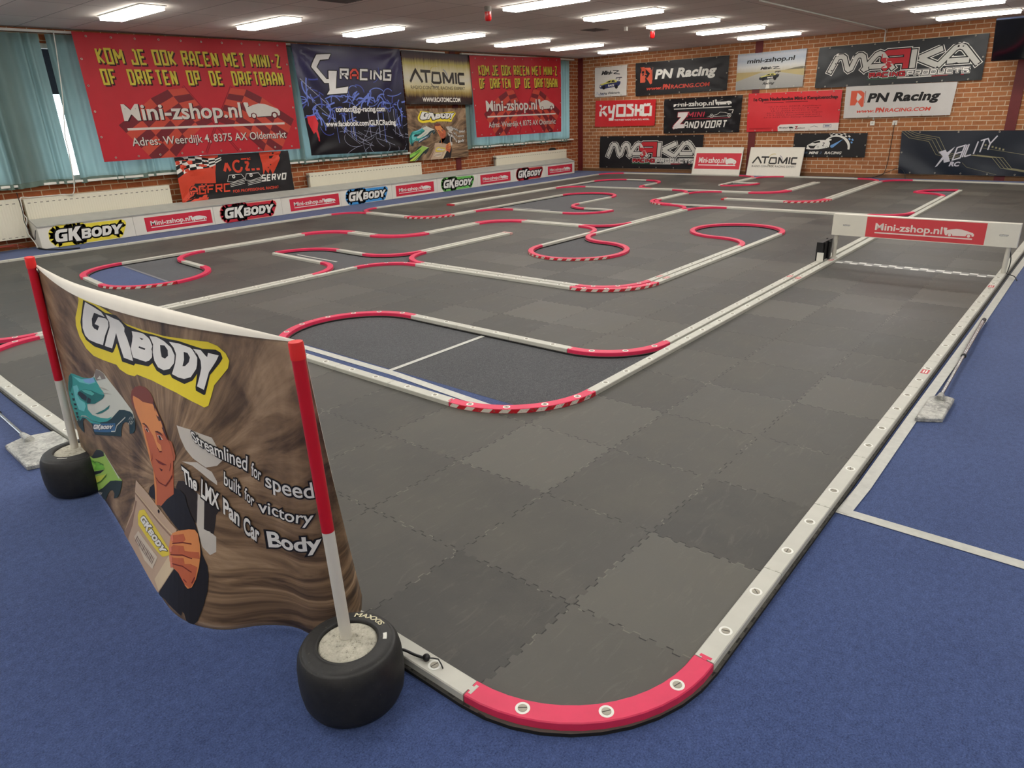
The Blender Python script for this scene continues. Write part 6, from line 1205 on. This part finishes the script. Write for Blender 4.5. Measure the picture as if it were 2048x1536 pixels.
A.polys(dilate([(x*w, y*h) for x, y in z], .012), P(168,40,54), 2); A.poly([(x*w, y*h) for x, y in z], P(228,220,216), 3)
A.block('MINI', .31*w, .44*h, .17*h, .028, P(178,46,66), 3, width=.225*w, slant=0.25, lw=0.75); A.rect(.30*w, .395*h, .87*w, .408*h, P(178,46,66), 3); A.block('ANDVOORT', .265*w, .13*h, .21*h, .030, WHT, 3, width=.56*w, slant=0.22, lw=0.72)
A.stroke([(.57*w,.44*h),(.62*w,.47*h),(.70*w,.50*h),(.74*w,.565*h),(.80*w,.55*h),(.87*w,.50*h),(.87*w,.46*h),(.66*w,.445*h),(.57*w,.44*h)], .008, WHT, 3); A.stroke([(.84*w,.62*h),(.90*w,.62*h),(.885*w,.52*h)], .014, WHT, 3)
for x in (.635, .855): A.polys([bez((x*w, .47*h), .044, 18)], WHT, 3); A.polys([bez((x*w, .47*h), .033, 16)], BK, 4); A.polys([bez((x*w, .47*h), .014, 12)], WHT, 5)
banner('black_banner', 'black banner with a big white slanted letter and red and white lettering', 'B', ((8.85,1.70),(6.89,1.71),(6.91,0.93),(8.83,0.92)), A, base_mat('black_vinyl', (27, 26, 29), 0, 0.28), 0.03, corner_folds(0.03), 26, 12, (6, 6, 1))
A = Art(1.96, 0.79); w, h = A.w, A.h
for d, ly, b, mt in ((0.006, 2, 0.03, P(120,24,28)), (0.0, 3, 0.012, BK)): A.text('1e Open Nederlandse Mini-z Kampioenschap', .06*w, .80*h-d*h, .085*h, mt, ly, width=.90*w, bold=b, dx=d*w)
A.rect(.18*w, .737*h, .40*w, .752*h, P(90,18,24), 2); A.rect(.42*w, .742*h, .66*w, .757*h, P(90,18,24), 2)
for i, (tx, x0, x1) in enumerate((('10-10-2021 RMCR Apeldoorn', .24, .80), ('14-11-2021 Podium Racing', .26, .78), ('16-1-2022 KVMC Kuip', .27, .76), ('20-2-2022 MiniCarCentre Eupen', .22, .82), ('13-3-2022 Race2000 Utrecht', .23, .80), ('27-3-2022 Mini-Zshop Oldemarkt', .19, .82))): A.text(tx, x0*w, (.625-.055*i)*h, .030*h, P(118,20,26), 2, width=(x1-x0)*w, bold=0.0)
A.poly([(.36*w,0),(.355*w,.12*h),(.385*w,.175*h),(w,.185*h),(w,0)], P(218,212,204), 2); A.text('Mini-zshop.nl', .375*w, .075*h, .035*h, P(40,40,44), 3, width=.10*w, bold=0.03); car_logo(A, .48*w, .07*h, .05*w, .05*h, P(40,40,44), 3)
A.text('Z', .545*w, .05*h, .075*h, P(150,40,50), 3, bold=0.05); A.text('andvoort', .575*w, .06*h, .03*h, P(60,56,58), 3, width=.08*w, bold=0.03); A.stroke([(.71*w,.09*h),(.75*w,.12*h),(.79*w,.09*h)], .008, P(90,90,94), 3); A.stroke([(.845*w,.08*h),(.925*w,.08*h),(.925*w,.145*h),(.845*w,.145*h),(.845*w,.08*h)], .008, P(90,96,130), 3); A.rect(.86*w, .10*h, .91*w, .125*h, P(90,96,130), 3)
A.rect(.03*w, .085*h, .29*w, .095*h, P(150,26,32), 3); A.rect(.03*w, .055*h, .27*w, .063*h, P(150,26,32), 3)
banner('red_banner', 'red championship banner with rows of fine dark print and a white foot strip', 'B', ((6.76,1.73),(4.78,1.72),(4.77,0.94),(6.74,0.93)), A, base_mat('red_satin', (212, 52, 58), 0, 0.38), 0.03, lambda s, t_: 0.010+0.012*math.sin(4.2*s+4*t_)*math.sin(3*t_), 28, 12, (6, 5, 1))
def marka_art(w, h):
    A = Art(w, h); gr = P(200,198,190); rd = P(186,44,52)
    def letter(paths, sw, dx0, sl=0.0, mt=gr):
        for g_, ly, mat in ((.022*w, 1, WHT), (.013*w, 2, BK), (0, 3, mt)):
            for ln in paths:
                pts = [((dx0+a)*w, b*h) for a, b in ln]; pv = [Vector(q) for q in pts]
                pts[0] = tuple(pv[0]-(pv[1]-pv[0]).normalized()*g_/2); pts[-1] = tuple(pv[-1]+(pv[-1]-pv[-2]).normalized()*g_/2); A.stroke(pts, sw*w+g_, mat, ly)
    letter([[(0,.36),(.04,.70),(.055,.74),(.075,.74),(.09,.70),(.115,.44),(.125,.41),(.14,.44),(.165,.70),(.18,.74),(.195,.74),(.21,.70),(.24,.36)]], .028, .085)
    letter([[(0,.36),(.075,.72),(.095,.75),(.115,.72),(.19,.36)],[(.04,.45),(.15,.45)]], .028, .30)
    letter([[(.155,.36),(.155,.745),(.04,.745),(.02,.70),(.02,.60),(.04,.555),(.15,.555)],[(.08,.54),(.02,.36)]], .034, .405, 0, rd)
    letter([[(0,.36),(0,.78)],[(.16,.76),(.035,.57),(.145,.38)]], .032, .60)
    letter([[(0,.36),(.085,.74),(.11,.78),(.135,.74),(.22,.36)],[(.05,.46),(.17,.46)]], .030, .745)
    for g_, ly, a, b in ((.011*w, 4, WHT, WHT), (.006*w, 5, BK, BK), (0, 6, rd, WHT)):
        A.block('rACING', .345*w, .185*h, .115*h, .0075*w, a, ly, width=.22*w, slant=.04, lw=.95, grow=g_); A.block('PRODUCTS', .575*w, .185*h, .115*h, .0075*w, b, ly, width=.35*w, slant=.04, lw=.95, grow=g_)
    A.rect(.335*w, .135*h, .52*w, .155*h, P(44,92,60), 3); A.rect(.52*w, .135*h, .72*w, .155*h, WHT, 3); A.rect(.72*w, .135*h, .90*w, .155*h, P(170,44,52), 3)
    return A
banner('black_banner', 'largest black banner with white and red lettering beside the television', 'B', ((5.33,2.54),(2.38,2.54),(2.37,1.77),(5.34,1.77)), marka_art(2.96, 0.77), base_mat('charcoal_cloth', (44, 46, 48), 0, 0.4), 0.03, corner_folds(0.02), 36, 11, (7, 7, 1))
banner('black_banner', 'black banner with white and red lettering low beside the room corner', 'B', ((10.68,0.875),(7.77,0.88),(7.80,0.10),(10.70,0.09)), marka_art(2.92, 0.78), BLACKC, 0.03, corner_folds(0.016), 36, 11, (6, 6, 0))
A = Art(1.48, 0.48); w, h = A.w, A.h; BL_ = P(112,160,214)
A.poly([(.60*w+.19*w*math.cos(a)*s_, .42*h+.50*h*math.sin(a)*s_) for a, s_ in [(2.75-2.95*i/16, 1.0) for i in range(17)]+[(-.20+2.7*i/16, 0.80+.10*min(1, abs(i-5)/8)) for i in range(17)]], WHT, 1)
for i in range(11):
    a0 = 2.0-0.155*i
    for r_ in (1.10, 1.24):
        if (i+(r_ > 1.2)) % 2: continue
        q = [(.60*w+.19*w*math.cos(a)*rr, .42*h+.46*h*math.sin(a)*rr) for a, rr in ((a0, r_), (a0-.14, r_), (a0-.14, r_+.12), (a0, r_+.12))]; A.poly(q, WHT if i < 8 else BL_, 1)
A.polys([bez((.545*w,.46*h), .032, 18)], BL_, 3); A.poly([(.53*w,.50*h),(.56*w,.40*h),(.69*w,.76*h)], BL_, 3)
car = [(.19,.34),(.20,.50),(.25,.58),(.30,.66),(.36,.72),(.46,.72),(.47,.76),(.53,.76),(.53,.70),(.50,.68),(.515,.58),(.505,.42),(.46,.38),(.36,.33),(.26,.32)]
A.poly([(x*w, y*h) for x, y in car], WHT, 2); A.poly([(.21*w,.49*h),(.29*w,.47*h),(.35*w,.54*h),(.32*w,.48*h),(.30*w,.36*h),(.25*w,.36*h),(.23*w,.42*h)], BK, 3); A.poly([(.27*w,.60*h),(.31*w,.66*h),(.37*w,.69*h),(.38*w,.62*h),(.31*w,.58*h)], BK, 3); A.block('Z', .41*w, .46*h, .15*h, .012, BK, 3, lw=.7)
for x in (.355, .475): A.polys([bez((x*w,.42*h), .022, 12)], BK, 3); A.polys([bez((x*w,.42*h), .017, 12)], WHT, 4)
A.text('AIR', .12*w, .13*h, .10*h, P(96,120,150), 2, width=.095*w, shear=.25); A.text('MINI', .235*w, .13*h, .11*h, WHT, 2, width=.135*w, bold=.04, shear=.25); A.text('Z', .385*w, .13*h, .10*h, P(96,120,150), 2, shear=.25); A.text('RACING', .455*w, .13*h, .11*h, WHT, 2, width=.235*w, bold=.035, shear=.25, spacing=1.1)
banner('black_banner', 'small black banner with a white car and blue speedometer needle', 'B', ((5.66,0.885),(4.18,0.875),(4.18,0.40),(5.66,0.40)), A, BLACKC, 0.03, lambda s, t_: 0.004+0.004*s*(1-t_)*math.sin(9*s), 20, 8, (5, 5, 1))
XBB = base_mat('slate_cloth', (36, 42, 52), 0, 0.32); A = Art(2.62, 0.80); w, h = A.w, A.h; GD = P(150,144,110); DG = P(52,56,62)
for k in range(4):
    o = k*.022; A.stroke([((.0+o)*w,(.99)*h),((.055+o)*w,(.84+.03*k)*h),((.19+o)*w,(.76+.03*k)*h),((.245+o)*w,(.46+.02*k)*h),((.36+o)*w,(.36+.02*k)*h)], .007, GD, 1)
    A.stroke([((.44+o)*w,(.46-.0*k)*h),((.60+o)*w,(.40)*h),((.66+o)*w,(.17)*h),((.80+o)*w,(.10)*h),((.84+o)*w,-.05*h)], .007, GD, 1)
A.stroke([(.52*w,.62*h),(w,.36*h)], .005, GD, 1); A.stroke([(.42*w,.28*h),(.45*w,.18*h),(.64*w,.02*h)], .004, GD, 1); [A.rect((.545+.022*i)*w, (.66-.02*i)*h, (.556+.022*i)*w, (.70-.02*i)*h, GD, 1) for i in range(6)]
def xs_(pts): return [((.245+a*.36)*w, (.17+b*.36+a*.40)*h) for a, b in pts]
SV = P(206,204,212)
A.poly(xs_([(0,-.02),(.13,.55),(.05,.92),(.17,.92),(.20,.72),(.33,.95),(.30,.80),(.23,.50),(.27,.08),(.16,.10),(.145,.35),(.04,.0)]), SV, 2)
for i, c in enumerate('8ILITY'):
    x0, wd = ((.31, .13), (.455, .04), (.51, .11), (.64, .04), (.70, .13), (.82, .15))[i]
    for ln in SF[c]: A.stroke(xs_([(x0+px*wd+.06*py, .12+py*.72) for px, py in ln]), .022, SV, 2)
A.text('RC', .335*w, .20*h, .10*h, SV, 2, width=.075*w, bold=.05, shear=.3)
def slate(s, t_): return 0.02+0.025*math.sin(16*(s*0.9+0.25*t_)+1.5*math.sin(3*t_))*math.exp(-2.2*s)+0.012*math.sin(11*s-5*t_)*s
banner('dark_wavy_banner', 'dark slate banner with gold lines and silver slanted lettering, low at the right', 'B', ((3.56,0.905),(0.94,0.885),(0.90,0.09),(3.50,0.10)), A, XBB, 0.04, slate, 46, 16, (4, 6, 1))

# --- two sign boards standing on the floor against the back wall
def signboard(y0, y1, art, label):
    r = empty('signboard', (XB-0.26, (y0+y1)/2, 0.002)); tag(r, label, 'signboard', 'signboards on the floor'); w = y0-y1; A = Art(w, 0.625); art(A)
    ln = 0.16/0.625
    A.build('panel', SIGNW, lambda x, y, l: (y*ln-l, w/2-x, y*math.sqrt(1-ln*ln)), 1, 1, r, 0.0009, SIGNW, 0.010)
    m = MB()
    for a, b in (((0,0),(w,0.012)), ((0,0.613),(w,0.625)), ((0,0),(0.012,0.625)), ((w-0.012,0),(w,0.625))):
        for (x0_, y0_), (x1_, y1_) in ((a, b),): m.add([((y*ln-0.004), w/2-x, y*math.sqrt(1-ln*ln)) for x, y in ((x0_,y0_),(x1_,y0_),(x1_,y1_),(x0_,y1_))]+[((y*ln+0.012), w/2-x, y*math.sqrt(1-ln*ln)) for x, y in ((x0_,y0_),(x1_,y0_),(x1_,y1_),(x0_,y1_))], [(0,1,2,3),(7,6,5,4),(0,4,5,1),(1,5,6,2),(2,6,7,3),(3,7,4,0)])
    m.build('frame', M('sign_frame', (206, 202, 192), 0.4), r)
signboard(7.93, 6.74, lambda A: (A.rect(0.05, 0.13, A.w-0.03, 0.49, P(206,52,66), 1), mini_ad(A, 0.055, 0.12, A.w-0.09, 0.38, 1, bg=False)), 'white signboard with a red panel leaning on the wall left of the other one')
signboard(6.58, 5.38, lambda A: atomic_art(A, 0.10, 0.13, A.w-0.22, 0.36, 3, (48,46,42)), 'white signboard with thin dark capital lettering leaning on the wall')
